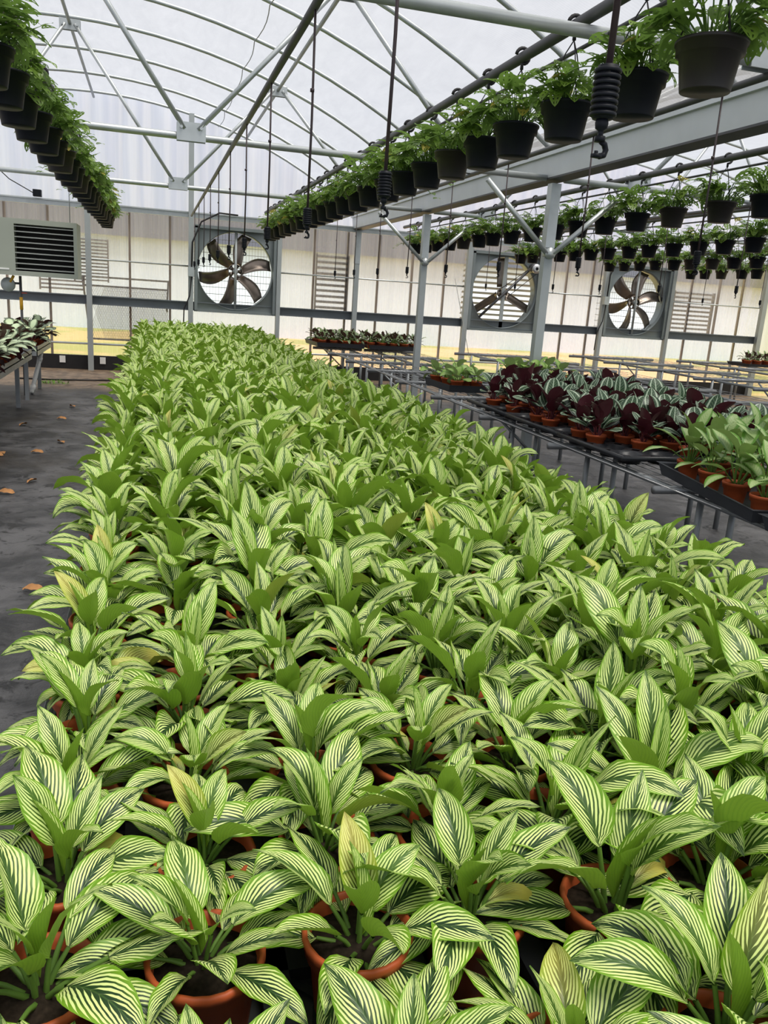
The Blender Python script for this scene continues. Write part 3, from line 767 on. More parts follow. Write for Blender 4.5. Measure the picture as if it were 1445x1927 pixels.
rows_all = []
j0 = -2
for j in range(j0, 75):
    y = 0.80 + j * PITCH + (0.03 if j >= 0 else -0.02)
    if y > 13.75: break
    rows_all.append(y)
count = 0
stuff = MB()
stuffp = MB()
low = [striped_foliage(300 + i, PH - 0.016, 1) for i in range(8)]
low = [(np.array(a.v), np.array([tuple(f) for f in a.f]), a.uv, a.t) for a in low]
Rp = random.Random(11)
for r, y in enumerate(rows_all):
    for c in range(10):
        x = GX0 + c * PITCH + Rp.uniform(-0.014, 0.014); yy = y + Rp.uniform(-0.014, 0.014)
        rz = Rp.uniform(0, 6.28); sc = Rp.uniform(0.9, 1.14) * (0.84 if (r < 7 and c < 4) else 0.9 if c in (0, 9) else 1.0)
        if count < 300:
            if r < 8 and Rp.random() < 0.015: continue
            edge = ('at the aisle edge', 'second from the aisle edge', 'third from the aisle edge', 'fourth from the aisle edge', 'fifth from the aisle edge', 'fifth from the far side', 'fourth from the far side', 'third from the far side', 'second from the far side', 'at the far side')[c]
            lab = 'striped plant, %s row from the near end, %s' % (nth(r + 1), edge)
            t = thing('striped_plant', lab, 'potted plant', (x, yy, ZB - 0.026), 0, 'striped plants on the long bench')
            put('pot', POT, t); put('soil', SOIL, t)
            fo = put('foliage', FOL[Rp.randrange(len(FOL))], t); fo.rotation_euler = (Rp.uniform(-0.08, 0.08), Rp.uniform(-0.08, 0.08), rz)
            hs = 0.92 + 0.26 * min(1.0, r / 14.0)
            fo.scale = (sc, sc, sc * hs * Rp.uniform(0.92, 1.15)); fo.location = (0, 0, (PH - 0.016) * (1 - sc))
            count += 1
        else:
            v, f, uv, tn = low[Rp.randrange(len(low))]
            s2 = sc * 1.03; ca, sa = math.cos(rz) * s2, math.sin(rz) * s2
            vv = np.stack([v[:, 0]*ca - v[:, 1]*sa + x, v[:, 0]*sa + v[:, 1]*ca + yy, (v[:, 2] - PH) * s2 * 1.18 + PH + ZB - 0.026], 1)
            o = len(stuff.v); stuff.v.extend(map(tuple, vv)); stuff.f.extend([tuple(int(q) + o for q in g) for g in f]); stuff.uv.extend(uv); stuff.t.extend(tn); stuff.mi.extend([0] * len(f))
            stuffp.lathe([(PR * 0.74, 0.0), (PR * 0.96, PH * 0.75), (PR * 1.04, PH - 0.01), (PR * 1.04, PH), (PR * 0.9, PH - 0.015), (0.001, PH - 0.018)], 10, (x, yy, ZB - 0.026))
t = thing('striped_plant_mass', 'dense far stretch of striped plants reaching the end wall', 'plants')
t['kind'] = 'stuff'
o = stuff.build('foliage', ['striped_leaf'], t); o['kind'] = 'stuff'
o = stuffp.build('pots', ['terracotta'], t); o['kind'] = 'stuff'

# ------------------------------------------------------------------ hanging baskets
def vine_foliage(seed, z0, n=30):
    R = random.Random(seed); m = MB()
    for k2 in range(n):
        q = k2 / n
        az = R.uniform(0, 6.28); spread = R.random() ** 0.7
        st = math.radians(86 - 50 * spread + R.uniform(-6, 6)); pl = R.uniform(0.07, 0.23) * (1.0 - 0.35 * spread)
        r0 = R.uniform(0.01, 0.07)
        b0 = (math.cos(az)*r0, math.sin(az)*r0, z0 - 0.005)
        b1 = (b0[0] + math.cos(az)*math.cos(st)*pl, b0[1] + math.sin(az)*math.cos(st)*pl, b0[2] + math.sin(st)*pl)
        m.cur = 1; m.tube([b0, ((b0[0]+b1[0])/2 - math.cos(az)*0.012, (b0[1]+b1[1])/2 - math.sin(az)*0.012, (b0[2]+b1[2])/2), b1], [0.0035, 0.003, 0.002], 4, False)
        m.cur = 0
        L = R.uniform(0.09, 0.15); W = L * R.uniform(0.55, 0.7)
        tint = (0, R.random() ** 2)
        if R.random() < 0.02: tint = (1.0, 0)
        m.leaf(b1, az + R.uniform(-0.9, 0.9), R.uniform(-0.4, 0.8), L, W, R.uniform(0.3, 1.3), R.uniform(0.1, 0.4), R.uniform(-0.5, 0.5), 10, 4, 0.02, tint, (0.5, 0.8), holes=True)
    for k2 in range(2):                       # one or two trailing or reaching runners
        if R.random() < 0.6:
            az = R.uniform(0, 6.28); pts = []; p = Vector((math.cos(az)*0.08, math.sin(az)*0.08, z0)); e = R.uniform(0.2, 1.3)
            for i in range(7):
                pts.append(tuple(p)); p = p + Vector((math.cos(az)*math.cos(e), math.sin(az)*math.cos(e), math.sin(e))) * 0.04; e -= 0.22
                m.cur = 0
                if i > 2: m.leaf(tuple(p), az + (1 if i % 2 else -1) * 1.0, 0.3, 0.07, 0.04, 0.8, 0.2, 0, 10, 4, 0, (0, 0.6), (0.5, 0.8), holes=True)
            m.cur = 1; m.tube(pts, 0.0025, 4, False)
    return m
BR, BH = 0.11, 0.15
BPOT = [pot_mesh('basket', BR, BH, mt, 0.012, 0.72, 28, 0.28) for mt in ('black_plastic', 'brown_plastic')]
BSOIL = soil_mesh('soil', BR * 0.92, BH - 0.02)
BFOL = [vine_foliage(500 + i, BH - 0.02, 60).mesh('foliage', ['vine_leaf', 'petiole_green']) for i in range(9)]
def hanger_mesh(z_rim, z_pipe):
    m = MB(); k = MB(); h = z_pipe - z_rim
    top = BH + h - 0.06
    for k2 in range(3):
        q = 2 * PI * k2 / 3 + 0.4
        m.tube([(math.cos(q)*BR*1.02, math.sin(q)*BR*1.02, BH - 0.01), (math.cos(q)*0.03, math.sin(q)*0.03, top - 0.05), (0, 0, top)], 0.0028, 5, False)
    pts = []
    for k2 in range(13):
        q = -PI * 0.5 + (k2 / 12) * PI * 1.45
        pts.append((0.035 * math.cos(q), 0, BH + h + 0.035 * math.sin(q)))
    k.tube([(0, 0, top)] + pts, 0.0085, 7)
    return m.mesh('hanger', 'black_rubber'), k.mesh('hook', 'black_rubber')
ZP, ZR = 2.67, 2.362                           # supporting pipe, basket rim
HANG = hanger_mesh(ZR, ZP)
def basket_row(x, ys, wherelab, grp, zr=ZR, pipe=True, y_end=14.3):
    Rb = random.Random(int(abs(x) * 100))
    if pipe:
        m = MB(); m.tube([(x, -3.0, ZP), (x, y_end, ZP)], 0.026, 10)
        m.tube([(x + 0.06, -3.0, ZP - 0.07), (x + 0.06, y_end, ZP - 0.07)], 0.009, 6)
        tag(m.build('support_pipe', 'pipe_dark'), 'dark overhead pipe carrying the hanging baskets of the %s' % wherelab, 'pipe', 'basket pipes')
    for i, y in enumerate(ys):
        y = y + Rb.uniform(-0.03, 0.03)
        t = thing('hanging_basket', 'hanging vine basket, %s from the near end, %s' % (nth(i + 1), wherelab), 'hanging basket', (x + Rb.uniform(-0.01, 0.01), y, zr - BH), 0, grp)
        put('basket', BPOT[1 if Rb.random() < 0.18 else 0], t); put('soil', BSOIL, t); hg = put('hanger', HANG[0], t); put('hook', HANG[1], hg)
        fo = put('foliage', BFOL[Rb.randrange(len(BFOL))], t); fo.rotation_euler = (0, 0, Rb.uniform(0, 6.28)); s = Rb.uniform(0.88, 1.12); fo.scale = (s, s, s); fo.location = (0, 0, (BH - 0.02) * (1 - s))
Y = 2.55; ys = [2.55, 3.04, 3.57, 4.07, 4.55, 5.03, 5.54, 6.03, 6.5, 6.97] + [6.97 + 0.48 * k2 for k2 in range(1, 14)]
basket_row(1.74, ys, 'row above the long bench', 'baskets right of the bench centre', y_end=13.9)
basket_row(-0.65, [3.42 + 0.48 * k2 for k2 in range(22)], 'row above the left aisle', 'baskets above the left aisle', y_end=14.0)
basket_row(4.15, [5.18 + 0.55 * k2 for k2 in range(16)], 'first row beyond gutter', 'baskets in the first row beyond the gutter', y_end=14.2)
basket_row(6.17, [7.3 + 0.5 * k2 for k2 in range(14)], 'second row beyond gutter', 'baskets in the second row beyond the gutter', y_end=14.2)
basket_row(8.0, [9.5 + 0.49 * k2 for k2 in range(10)], 'third row beyond gutter', 'baskets in the third row beyond the gutter', y_end=14.3)
basket_row(9.95, [11.95, 12.38, 12.8, 13.3, 13.8, 14.25], 'last row beyond gutter', 'baskets in the last row beyond the gutter', y_end=14.4)

# ------------------------------------------------------------------ overhead sprinklers
def sprinkler_meshes(ztop, zbot):
    h = ztop - zbot
    a = MB(); a.tube([(0, 0, h), (0.004, 0, h * 0.5), (0, 0, 0.055)], 0.005, 7)
    a.tube([(0, 0, h * 0.62), (0, 0, h * 0.62 + 0.012)], 0.0085, 7)
    b = MB()
    for k2 in range(8):
        z = -0.002 + k2 * 0.0078
        b.lathe([(0.001, 0), (0.0165, 0), (0.0185, 0.001), (0.0185, 0.0045), (0.0165, 0.0058), (0.001, 0.0058)], 18, (0, 0, z))
    b.tube([(0, 0, -0.005), (0, 0, 0.062)], 0.0145, 12)
    c = MB(); c.lathe([(0.001, -0.004), (0.008, -0.004), (0.0095, -0.010), (0.0085, -0.017), (0.004, -0.020), (0.004, -0.027), (0.0075, -0.027), (0.0075, -0.034), (0.001, -0.034)], 12)
    c.tube([(0.003, 0, -0.033), (0.010, 0, -0.036), (0.0135, 0, -0.043), (0.011, 0, -0.050), (0.002, 0, -0.0525)], 0.0042, 8)
    c.box(-0.009, 0.003, -0.005, 0.005, -0.055, -0.050); c.tube([(-0.004, 0, -0.052), (-0.004, 0, -0.046)], 0.0028, 6)
    return a.mesh('tube', 'tube_brown'), b.mesh('weight', 'black_plastic'), c.mesh('sprayer', 'black_plastic')
SPR = sprinkler_meshes(2.55, 1.762)
def sprinkler_line(x, ys, nm, grp):
    m = MB(); m.tube([(x, -3, 2.553), (x, 14.3, 2.553)], 0.017, 10)
    tag(m.build('water_pipe', 'pipe_dark'), 'dark water pipe clipped under the trusses, feeding the %s' % nm, 'pipe', 'water pipes')
    for i, y in enumerate(ys):
        t = thing('hanging_sprinkler', 'drop sprinkler with ribbed weight, %s nearest, %s' % (nth(i + 1), nm), 'sprinkler', (x, y, 1.762), random.uniform(-0.6, 0.9), grp)
        put('drop_tube', SPR[0], t); put('weight', SPR[1], t); put('sprayer', SPR[2], t)
sprinkler_line(0.6, [1.115, 2.27, 3.46, 4.71, 5.92, 7.15, 8.4, 9.6, 10.8, 12.0, 13.2], 'line above the striped bench', 'sprinklers above the striped bench')
sprinkler_line(2.62, [3.72, 4.95, 6.25, 7.5, 8.75, 10.0, 11.25, 12.5], 'line above the right bench', 'sprinklers above the right bench')
sprinkler_line(5.42, [7.0, 8.3, 9.6, 10.9, 12.2, 13.4], 'line beyond the gutter', 'sprinklers beyond the gutter')
sprinkler_line(8.9, [10.9, 12.3, 13.5], 'far right line', 'sprinklers at the far right')

# ------------------------------------------------------------------ benches of the right side
def wire_bench(x0, x1, y0, y1, label, zt=0.63, group=None, wires=True):
    t = thing('wire_bench', label, 'bench', (0.5 * (x0 + x1), 0.5 * (y0 + y1), 0), 0, group)
    hx, hy = 0.5 * (x1 - x0), 0.5 * (y1 - y0)
    n = max(2, int((y1 - y0) / 1.15))
    for i in range(n + 1):
        y = -hy + 2 * hy * i / n
        m = MB(); m.tube([(-hx - 0.06, y, zt - 0.03), (hx + 0.06, y, zt - 0.03)], 0.023, 8); m.build('cross_pipe', 'wire_grey', t)
        for s in (-1, 1):
            m = MB(); m.tube([(s * (hx - 0.25), y, 0.0), (s * (hx - 0.25), y, zt - 0.03)], 0.019, 8); m.build('leg', 'galv_dull', t)
        if i % 3 == 1:
            m = MB(); m.tube([(hx - 0.25, y, zt - 0.35), (hx - 0.60, y, zt - 0.04)], 0.012, 6); m.build('brace', 'galv_dull', t)
    m = MB()
    for s in (-0.62, 0.62): m.tube([(s * hx, -hy, zt - 0.05), (s * hx, hy, zt - 0.05)], 0.017, 8)
    m.build('long_pipe', 'galv_dull', t)
    m = MB()
    nw = 9
    for i in range(nw + 1): m.tube([(-hx + 2 * hx * i / nw, -hy, zt - 0.004), (-hx + 2 * hx * i / nw, hy, zt - 0.004)], 0.0022, 4, False)
    ny = int((y1 - y0) / 0.3)
    for i in range(ny + 1): m.tube([(-hx, -hy + 2 * hy * i / ny, zt - 0.002), (hx, -hy + 2 * hy * i / ny, zt - 0.002)], 0.0018, 4, False)
    m.build('wire_top', 'wire_grey', t)
    return t
wire_bench(2.62, 3.34, 1.2, 13.7, 'wire-topped bench holding the dark calatheas, left of the gutter posts', group='wire benches')
wire_bench(3.50, 4.25, 1.2, 13.7, 'wire-topped bench just right of the gutter posts', group='wire benches')
wire_bench(4.95, 6.55, 4.0, 13.2, 'empty wire bench under the first hanging rows, right bay', zt=0.68, group='wire benches')
wire_bench(7.25, 8.85, 5.0, 13.5, 'empty wire bench in front of the right-hand fan', zt=0.72, group='wire benches')
wire_bench(9.55, 11.15, 6.0, 13.6, 'farthest right wire bench beside the stained side wall', zt=0.72, group='wire benches')
# black ground sheet strip under the right benches is part of the floor

def plain_tray(name, label, corners, z, h, grp, mat='tray_smooth'):
    """rimmed tray over a quadrilateral (near-left, far-left, far-right, near-right)"""
    m = MB(); c = [Vector((x, y, 0)) for x, y in corners]; mid = sum(c, Vector()) / 4
    def ring(k2, zz): return [tuple(mid + (p - mid) * k2 + Vector((0, 0, zz))) for p in c]
    vs = ring(0.95, 0) + ring(1.0, h) + ring(1.03, h) + ring(0.965, h - 0.002) + ring(0.93, 0.006)
    fs = []
    for q in range(4):
        for i in range(4):
            j = (i + 1) % 4; fs.append((q*4+j, q*4+i, (q+1)*4+i, (q+1)*4+j))
    fs += [(0, 1, 2, 3), (16, 19, 18, 17)]
    m._add([(v[0] - mid.x, v[1] - mid.y, v[2]) for v in vs], fs)
    o = m.build(name, mat, None, False, (mid.x, mid.y, z))
    return tag(o, label, 'tray', grp)

# pots used on these benches
SPOT = pot_mesh('pot', 0.064, 0.10, 'terracotta', 0.014, 0.72, 22, 0.3)
SSOIL = soil_mesh('soil', 0.058, 0.085)
def clump(seed, z0, n, L, W, el, bend, mats, shape, pl, nu=8, nh=2, fold=(0.1, 0.4), yel=0.0, young=0.3, wave=0.02):
    R = random.Random(seed); m = MB(); off = R.uniform(0, 6.28)
    for k2 in range(n):
        q = k2 / max(1, n - 1); az = off + k2 * 2.399 + R.uniform(-0.4, 0.4)
        e = math.radians(el[0] + (el[1] - el[0]) * q + R.uniform(-8, 8)); p = R.uniform(*pl) * (1 - 0.3 * q)
        b0 = (math.cos(az)*0.012, math.sin(az)*0.012, z0); pe = min(1.5, e + 0.35)
        b1 = (b0[0] + math.cos(az)*math.cos(pe)*p, b0[1] + math.sin(az)*math.cos(pe)*p, b0[2] + math.sin(pe)*p)
        m.cur = 1; m.tube([b0, b1], [0.004, 0.0025], 5, False); m.cur = 0
        ll = R.uniform(*L); tint = (R.uniform(0.5, 1) if R.random() < yel else 0, R.random() * young)
        m.leaf(b1, az, e, ll, ll * R.uniform(*W), math.radians(R.uniform(*bend)), R.uniform(*fold), R.uniform(-0.5, 0.5), nu, nh, wave, tint, shape)
    return m.mesh('foliage', mats)
RING = [clump(700 + i, 0.085, 12, (0.13, 0.19), (0.6, 0.78), (80, 22), (10, 60), ['ring_leaf', 'petiole_red'], (0.55, 0.62), (0.07, 0.15)) for i in range(7)]
PALE = [clump(720 + i, 0.085, 12, (0.13, 0.18), (0.42, 0.55), (80, 10), (25, 75), ['pale_leaf', 'petiole_green'], (0.6, 0.75), (0.10, 0.19), young=0.9) for i in range(5)]
ROUND = [clump(740 + i, 0.085, 9, (0.10, 0.13), (0.8, 0.95), (70, 5), (30, 80), ['round_leaf', 'petiole_green'], (0.45, 0.5), (0.06, 0.12)) for i in range(4)]
GREY = [clump(760 + i, 0.085, 13, (0.085, 0.12), (0.42, 0.52), (78, 5), (20, 70), ['greygreen_leaf', 'petiole_green'], (0.6, 0.7), (0.05, 0.11), nu=6) for i in range(4)]
MINT = [clump(780 + i, 0.085, 13, (0.11, 0.15), (0.7, 0.88), (70, -5), (20, 70), ['mint_leaf', 'petiole_red'], (0.5, 0.6), (0.07, 0.13), nu=6) for i in range(4)]
Rq = random.Random(5)
def bench_plant(name, label, cat, x, y, z, fols, grp, sc=1.0, pot=True):
    t = thing(name, label, cat, (x, y, z), 0, grp)
    put('pot', SPOT, t); put('soil', SSOIL, t)
    fo = put('foliage', fols[Rq.randrange(len(fols))], t); fo.rotation_euler = (Rq.uniform(-.08, .08), Rq.uniform(-.08, .08), Rq.uniform(0, 6.28)); fo.scale = (sc, sc, sc); fo.location = (0, 0, 0.085 * (1 - sc))
    return t

# cell trays with calatheas along the aisle edge
def cell_tray():
    m = MB(); nx, ny, p = 3, 4, 0.205
    X, Y = nx * p / 2, ny * p / 2
    n = 16
    for i in range(nx):
        for j in range(ny):
            cx, cy = (i - (nx-1)/2)*p, (j - (ny-1)/2)*p
            vs = []; fs = []
            for k2 in range(n):
                q = 2*PI*k2/n + PI/n; cq, sq = math.cos(q), math.sin(q); s = (p/2 + 0.0) / max(abs(cq), abs(sq))
                arch = 0.018 * abs(math.sin(2 * q))
                vs += [(cx + s*cq, cy + s*sq, 0.062 - 0.0), (cx + 0.078*cq, cy + 0.078*sq, 0.045 + arch), (cx + 0.066*cq, cy + 0.066*sq, 0.006), (cx, cy, 0.004)]
            for k2 in range(n):
                a, b = 4*k2, 4*((k2+1) % n)
                fs += [(a, a+1, b+1, b), (a+1, a+2, b+2, b+1), (a+2, a+3, b+3, b+2)]
            m._add(vs, fs)
    m.box(-X-0.012, X+0.012, -Y-0.012, -Y+0.002, 0.035, 0.064); m.box(-X-0.012, X+0.012, Y-0.002, Y+0.012, 0.035, 0.064)
    m.box(-X-0.012, -X+0.002, -Y, Y, 0.035, 0.064); m.box(X-0.002, X+0.012, -Y, Y, 0.035, 0.064)
    return m.mesh('cell_tray', 'tray_plastic')
CELL = cell_tray()
TP = 0.205
tray_x = [2.62 + 0.3075 + 0.015, 2.62 + 0.3075 + 0.66]
tray_y = [4.55, 5.40, 6.25]
for a, tx in enumerate(tray_x):
    for b, ty in enumerate(tray_y):
        o = put('cell_tray', CELL, None, (tx, ty, 0.631))
        tag(o, 'black cell tray of dark calatheas, %s from near end, %s' % (nth(b + 1), ('at the aisle edge', 'behind the front trays')[a]), 'tray', 'cell trays')
skip = {(0, 0), (0, 1), (0, 4), (0, 7), (0, 9), (0, 11), (1, 0), (1, 4)}
for a in range(6):
    for b in range(12):
        if (a, b) in skip: continue
        x = tray_x[a // 3] + (a % 3 - 1) * TP; y = tray_y[b // 4] + (b % 4 - 1.5) * TP
        if a >= 3 and abs(x - XG) < 0.11 and abs(y - 7.07) < 0.2: continue
        lab = 'burgundy-backed calathea, %s row in from the aisle, %s from near end' % (nth(a + 1), nth(b + 1))
        bench_plant('dark_calathea', lab, 'potted plant', x, y, 0.637, RING, 'dark calatheas on the right bench', Rq.uniform(0.85, 1.12))
# big smooth trays with pale-leaved plants, nearest
plain_tray('plant_tray', 'long smooth black tray holding the pale green potted plants', [(2.55, 2.93), (2.76, 3.98), (3.36, 3.86), (3.15, 2.81)], 0.632, 0.065, 'smooth black trays')
plain_tray('plant_tray', 'black tray corner at the right frame edge, nearest of the trays', [(2.47, 1.95), (2.535, 2.86), (3.13, 2.74), (3.05, 1.85)], 0.632, 0.065, 'smooth black trays')
k = 0
for a in range(3):
    for b in range(4):
        u = (b + 0.5) / 4; x = 2.555 + 0.21 * u + 0.105 + a * 0.19; y = 2.93 + 1.05 * u - 0.012 * a - 0.03
        bench_plant('pale_plant', 'pale green plant on smooth tray, %s row from aisle, %s from near end' % (nth(a + 1), nth(b + 1)), 'potted plant', x, y, 0.640, PALE, 'pale plants on the smooth tray', Rq.uniform(0.95, 1.15))
for b in range(3):
    bench_plant('pale_plant', 'pale green plant in orange pot at the right frame edge, %s from the tray corner' % nth(b + 1), 'potted plant', 2.70 + 0.19 * b, 2.66, 0.640, PALE, 'pale plants at the frame edge', 1.0)
# round-leaved plants on raised trays
m = MB(); m.box(2.98, 3.66, 6.70, 6.97, 0.645, 0.80)
plain_tray('plant_tray', 'black tray of round-leaved plants behind the calatheas, left one', [(2.80, 7.62), (2.78, 8.35), (3.22, 8.35), (3.22, 7.62)], 0.632, 0.07, 'round-leaf trays')
k = 0
for (x, y) in [(2.87, 8.24), (2.90, 7.98), (2.92, 7.74), (3.12, 7.74), (3.11, 7.98), (3.10, 8.23)]:
    k += 1; bench_plant('round_leaf_plant', 'round-leaved light green plant in the left raised tray, %s from its far corner' % nth(k), 'potted plant', x, y, 0.640, ROUND, 'round-leaved plants, left tray', 1.0)
plain_tray('plant_tray', 'raised black tray of round-leaved plants in front of the nearer post', [(3.02, 6.78), (3.02, 7.0), (3.66, 7.0), (3.66, 6.78)], 0.80, 0.06, 'round-leaf trays')
tag(m.build('upturned_crate', 'tray_plastic', None, False), 'black upturned crate under the raised round-leaf tray', 'crate')
k = 0
for i in range(5):
    k += 1; bench_plant('round_leaf_plant', 'round-leaved light green plant in the right raised tray, %s from its left end' % nth(k), 'potted plant', 3.09 + i * 0.125, 6.88 + 0.02 * (i % 2), 0.807, ROUND, 'round-leaved plants, right tray', 0.95)
# grey-green plants at the far end
plain_tray('plant_tray', 'far black tray of grey-green plants near the end wall', [(2.50, 13.05), (2.45, 13.9), (3.30, 13.9), (3.30, 13.05)], 0.66, 0.07, 'far trays')
plain_tray('plant_tray', 'far black tray of grey-green plants close to the farther post', [(3.36, 13.05), (3.36, 13.9), (4.22, 13.9), (4.22, 13.05)], 0.66, 0.07, 'far trays')
for a in range(9):
    for b in range(4):
        x = 2.60 + a * 0.192 + (0.04 if a > 3 else 0); y = 13.14 + b * 0.2
        if a == 8 and b > 1: continue
        bench_plant('greygreen_plant', 'grey-green plant near end wall, %s from the left, %s row back' % (nth(a + 1), nth(b + 1)), 'potted plant', x, y, 0.668, GREY, 'grey-green plants near the end wall', 1.15)
plain_tray('plant_tray', 'black tray of small grey-green plants at the far right', [(10.2, 12.5), (10.2, 13.1), (11.1, 13.1), (11.1, 12.5)], 0.722, 0.05, 'far right trays')
for i in range(8):
    bench_plant('greygreen_plant', 'small grey-green plant on the far right bench, %s from the left' % nth(i + 1), 'potted plant', 10.27 + i * 0.105, 12.62 + 0.2 * (i % 2), 0.729, GREY, 'grey-green plants at the far right', 1.1)

# ------------------------------------------------------------------ left bench with mint-topped plants, pipe, heater
def apron_bench(x0, x1, y0, y1, label):
    t = thing('metal_bench', label, 'bench', (0.5*(x0+x1), 0.5*(y0+y1), 0), 0, 'left benches'); hx, hy = 0.5*(x1-x0), 0.5*(y1-y0)
    m = MB(); m.box(-hx, hx, -hy, hy, 0.60, 0.612); m.build('bench_top', 'galv_dull', t, False)
    m = MB()
    for a in ((-hx, -hx+0.01, -hy, hy), (hx-0.01, hx, -hy, hy), (-hx, hx, -hy, -hy+0.01), (-hx, hx, hy-0.01, hy)): m.box(*a, 0.545, 0.655)
    m.build('apron', 'galvanised', t, False)
    n = max(2, int(2 * hy / 1.2) + 1)
    for i in range(n):
        y = -hy + 0.12 + (2*hy - 0.24) * i / (n - 1)
        for s in (-1, 1):
            m = MB(); m.box(s*(hx-0.15)-0.022, s*(hx-0.15)+0.022, y-0.022, y+0.022, 0, 0.60); m.build('leg', 'galv_dull', t, False)
apron_bench(-3.0, -1.34, 5.6, 10.2, 'metal-sided bench at the left edge holding mint-leaved plants')
apron_bench(-3.0, -1.33, 10.6, 12.0, 'shorter metal bench behind the left bench, near the heater')
for a in range(4):
    for b in range(14):
        x = -1.45 - a * 0.19; y = 7.1 + b * 0.21
        bench_plant('mint_plant', 'mint-topped plant, left bench, %s row from aisle, %s from near end' % (nth(a + 1), nth(b + 1)), 'potted plant', x, y, 0.613, MINT, 'mint-leaved plants on the left bench', 1.2)
for b in range(5):
    for a in range(2):
        bench_plant('mint_plant', 'mint-topped plant, farther left bench, %s row from aisle, %s from near end' % (nth(a + 1), nth(b + 1)), 'potted plant', -1.43 - a * 0.19, 10.75 + b * 0.24, 0.613, MINT, 'mint-leaved plants on the farther left bench', 1.2)
t = thing('leaning_pipe', 'white plastic pipe leaning from the left bench down to the floor', 'pipe', (-1.5, 11.3, 0))
m = MB(); m.tube([(0.0, -0.05, 0.02), (0.07, 0.75, 0.60)], 0.028, 12); m.build('pipe_body', 'white_pvc', t)
m = MB(); m.tube([(0.044, 0.43, 0.37), (0.050, 0.49, 0.415)], 0.034, 12); m.tube([(0.004, -0.008, 0.05), (0.010, 0.05, 0.095)], 0.034, 12); m.build('coupling', 'white_pvc', t)
# unit heater
HX0, HX1, HZ0, HZ1, HY = -2.15, -0.885, 1.455, 2.105, 11.0
t = thing('unit_heater', 'grey-green hanging heater with a dark louvered opening', 'heater', (0.5*(HX0+HX1), HY, HZ0))
hx = 0.5*(HX1-HX0); hz = HZ1-HZ0
ox0, ox1, oz0, oz1 = hx - 0.70, hx - 0.04, 0.055, hz - 0.06
m = MB(); m.box(-hx, ox0, 0, 0.55, 0, hz); m.box(ox1, hx, 0, 0.55, 0, hz); m.box(ox0, ox1, 0, 0.55, 0, oz0); m.box(ox0, ox1, 0, 0.55, oz1, hz); m.build('casing', 'heater_paint', t, False)
m = MB(); m.box(ox0, ox1, 0.16, 0.2, oz0, oz1); m.build('opening_back', 'heater_dark', t, False)  # near-black sheet closing the back of the louvered opening
for i in range(9):
    z = oz0 + 0.025 + i * (oz1 - oz0 - 0.05) / 8
    m = MB(); m._add([(ox0, 0.005, z - 0.005), (ox1, 0.005, z - 0.005), (ox1, 0.05, z + 0.006), (ox0, 0.05, z + 0.006), (ox0, 0.005, z + 0.001), (ox1, 0.005, z + 0.001), (ox1, 0.05, z + 0.012), (ox0, 0.05, z + 0.012)], [(0,3,2,1),(4,5,6,7),(0,1,5,4),(2,3,7,6)]); m.build('louver_slat', 'heater_slat', t, False)
m = MB(); m.box(ox0 - 0.18, ox0 - 0.07, -0.006, 0, 0.06, 0.078); m.build('name_plate', 'white_pvc', t, False)
for x in (-hx + 0.1, hx - 0.1):
    m = MB(); m.tube([(x, 0.3, hz), (x, 0.3, 2.6 - HZ0)], 0.006, 6); m.build('hanger_rod', 'wire_grey', t)
t = thing('gas_pipe', 'dark gas pipe with yellow fittings under the heater', 'pipe', (-1.56, 11.15, 0))
m = MB(); m.tube([(0, 0, 0), (0, 0, 1.45)], 0.016, 8); m.tube([(-0.14, 0, 1.36), (0, 0, 1.36)], 0.013, 8); m.build('pipe_run', 'pipe_dark', t)
m = MB(); m.tube([(0, 0, 1.05), (0, 0, 1.20)], 0.02, 8); m.tube([(-0.07, -0.02, 1.45), (-0.11, -0.02, 1.37)], 0.016, 8); m.build('yellow_fitting', 'yellow_paint', t)
m = MB(); m.lathe([(0.001, -0.03), (0.075, -0.03), (0.085, 0.0), (0.075, 0.03), (0.001, 0.03)], 20, (-0.14, 0, 1.34), 'y'); m.build('regulator', 'post_grey', t)
m = MB(); m.box(-0.01, 0.07, -0.012, 0.0, 1.245, 1.255); m.build('valve_lever', 'red_paint', t, False)
m = MB(); m.tube([(-2.6, 14.3, 3.3), (-2.1, 14.35, 2.85), (-1.72, 14.45, 2.66)], 0.008, 6); m.box(-1.78, -1.66, 14.38, 14.5, 2.64, 2.74); tag(m.build('camera_box', 'black_plastic', None, False), 'small black box with a sloping cable on the header, above the heater', 'box')

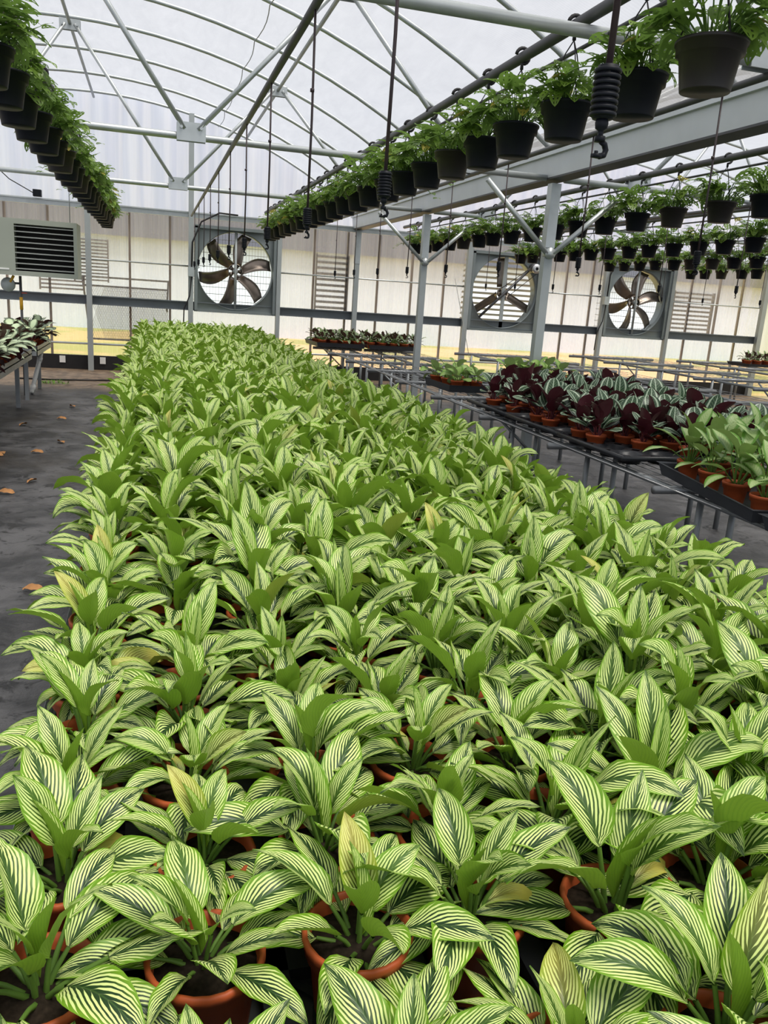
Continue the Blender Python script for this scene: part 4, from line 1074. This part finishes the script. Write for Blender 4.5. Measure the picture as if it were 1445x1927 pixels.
# ------------------------------------------------------------------ small things on the floor and ropes
def onfloor(x, y): return (x, y, 0.004)
dl = MB(); dl.leaf((0, 0, 0.006), 0, 0.2, 0.11, 0.06, 0.5, 0.5, 0.6, 8, 2, 0.06, (0, 0), (0.5, 0.7)); DL = dl.mesh('fallen_leaf', 'dry_leaf')
spots = [(-0.95, 5.35), (-1.05, 6.0), (-1.2, 6.15), (-1.32, 7.3), (-1.28, 7.42), (-1.22, 7.36), (-1.02, 7.45), (-0.8, 7.9), (-1.0, 9.3), (-1.25, 8.9), (-0.62, 4.05), (-0.9, 10.2), (-1.15, 5.6), (-0.85, 6.4)]
spots.sort(key=lambda p: p[1])
for i, (x, y) in enumerate(spots):
    o = put('fallen_leaf', DL, None, onfloor(x, y)); o.rotation_euler = (0, 0, i * 2.1); o.scale = (0.9 + 0.05 * (i % 4),) * 3
    tag(o, 'curled brown leaf on the aisle floor, %s from the near end' % nth(i + 1), 'fallen leaf', 'fallen leaves on the aisle floor')
m = MB(); Rg = random.Random(9)
for i in range(70):
    a = Rg.uniform(0, 6.28); r = Rg.random() ** 0.5
    m.leaf((0.22 * r * math.cos(a), 0.16 * r * math.sin(a), 0.0), Rg.uniform(0, 6.28), Rg.uniform(0.3, 1.2), Rg.uniform(0.05, 0.11), 0.012, 1.0, 0.2, 0, 5, 1, 0, (0, 0), (0.4, 0.8))
tag(m.build('grass_tuft', 'grass', None, True, (-1.38, 12.5, 0.0)), 'tuft of grass on the floor beside the leaning white pipe', 'grass')
m = MB(); m.tube([(-1.9, 12.9, 0.01), (-1.4, 12.85, 0.012), (-0.9, 12.95, 0.01), (-0.6, 13.05, 0.01)], 0.012, 6); tag(m.build('floor_hose', 'black_rubber'), 'black hose lying across the aisle floor near the end wall', 'hose')
m = MB(); m.tube([(2.9, 8.0, 1.72), (3.24, 8.3, 0.95), (3.45, 8.5, 0.55)], 0.0035, 5); tag(m.build('guy_rope', 'rope_white'), 'thin white rope slanting down to the right bench', 'rope')
m = MB(); m.tube([(2.60, 3.2, 0.628), (2.585, 6.0, 0.632), (2.59, 9.0, 0.63), (2.61, 13.0, 0.634)], 0.003, 5); tag(m.build('edge_wire', 'steel_bright'), 'thin wire stretched along the aisle edge of the right bench', 'wire')
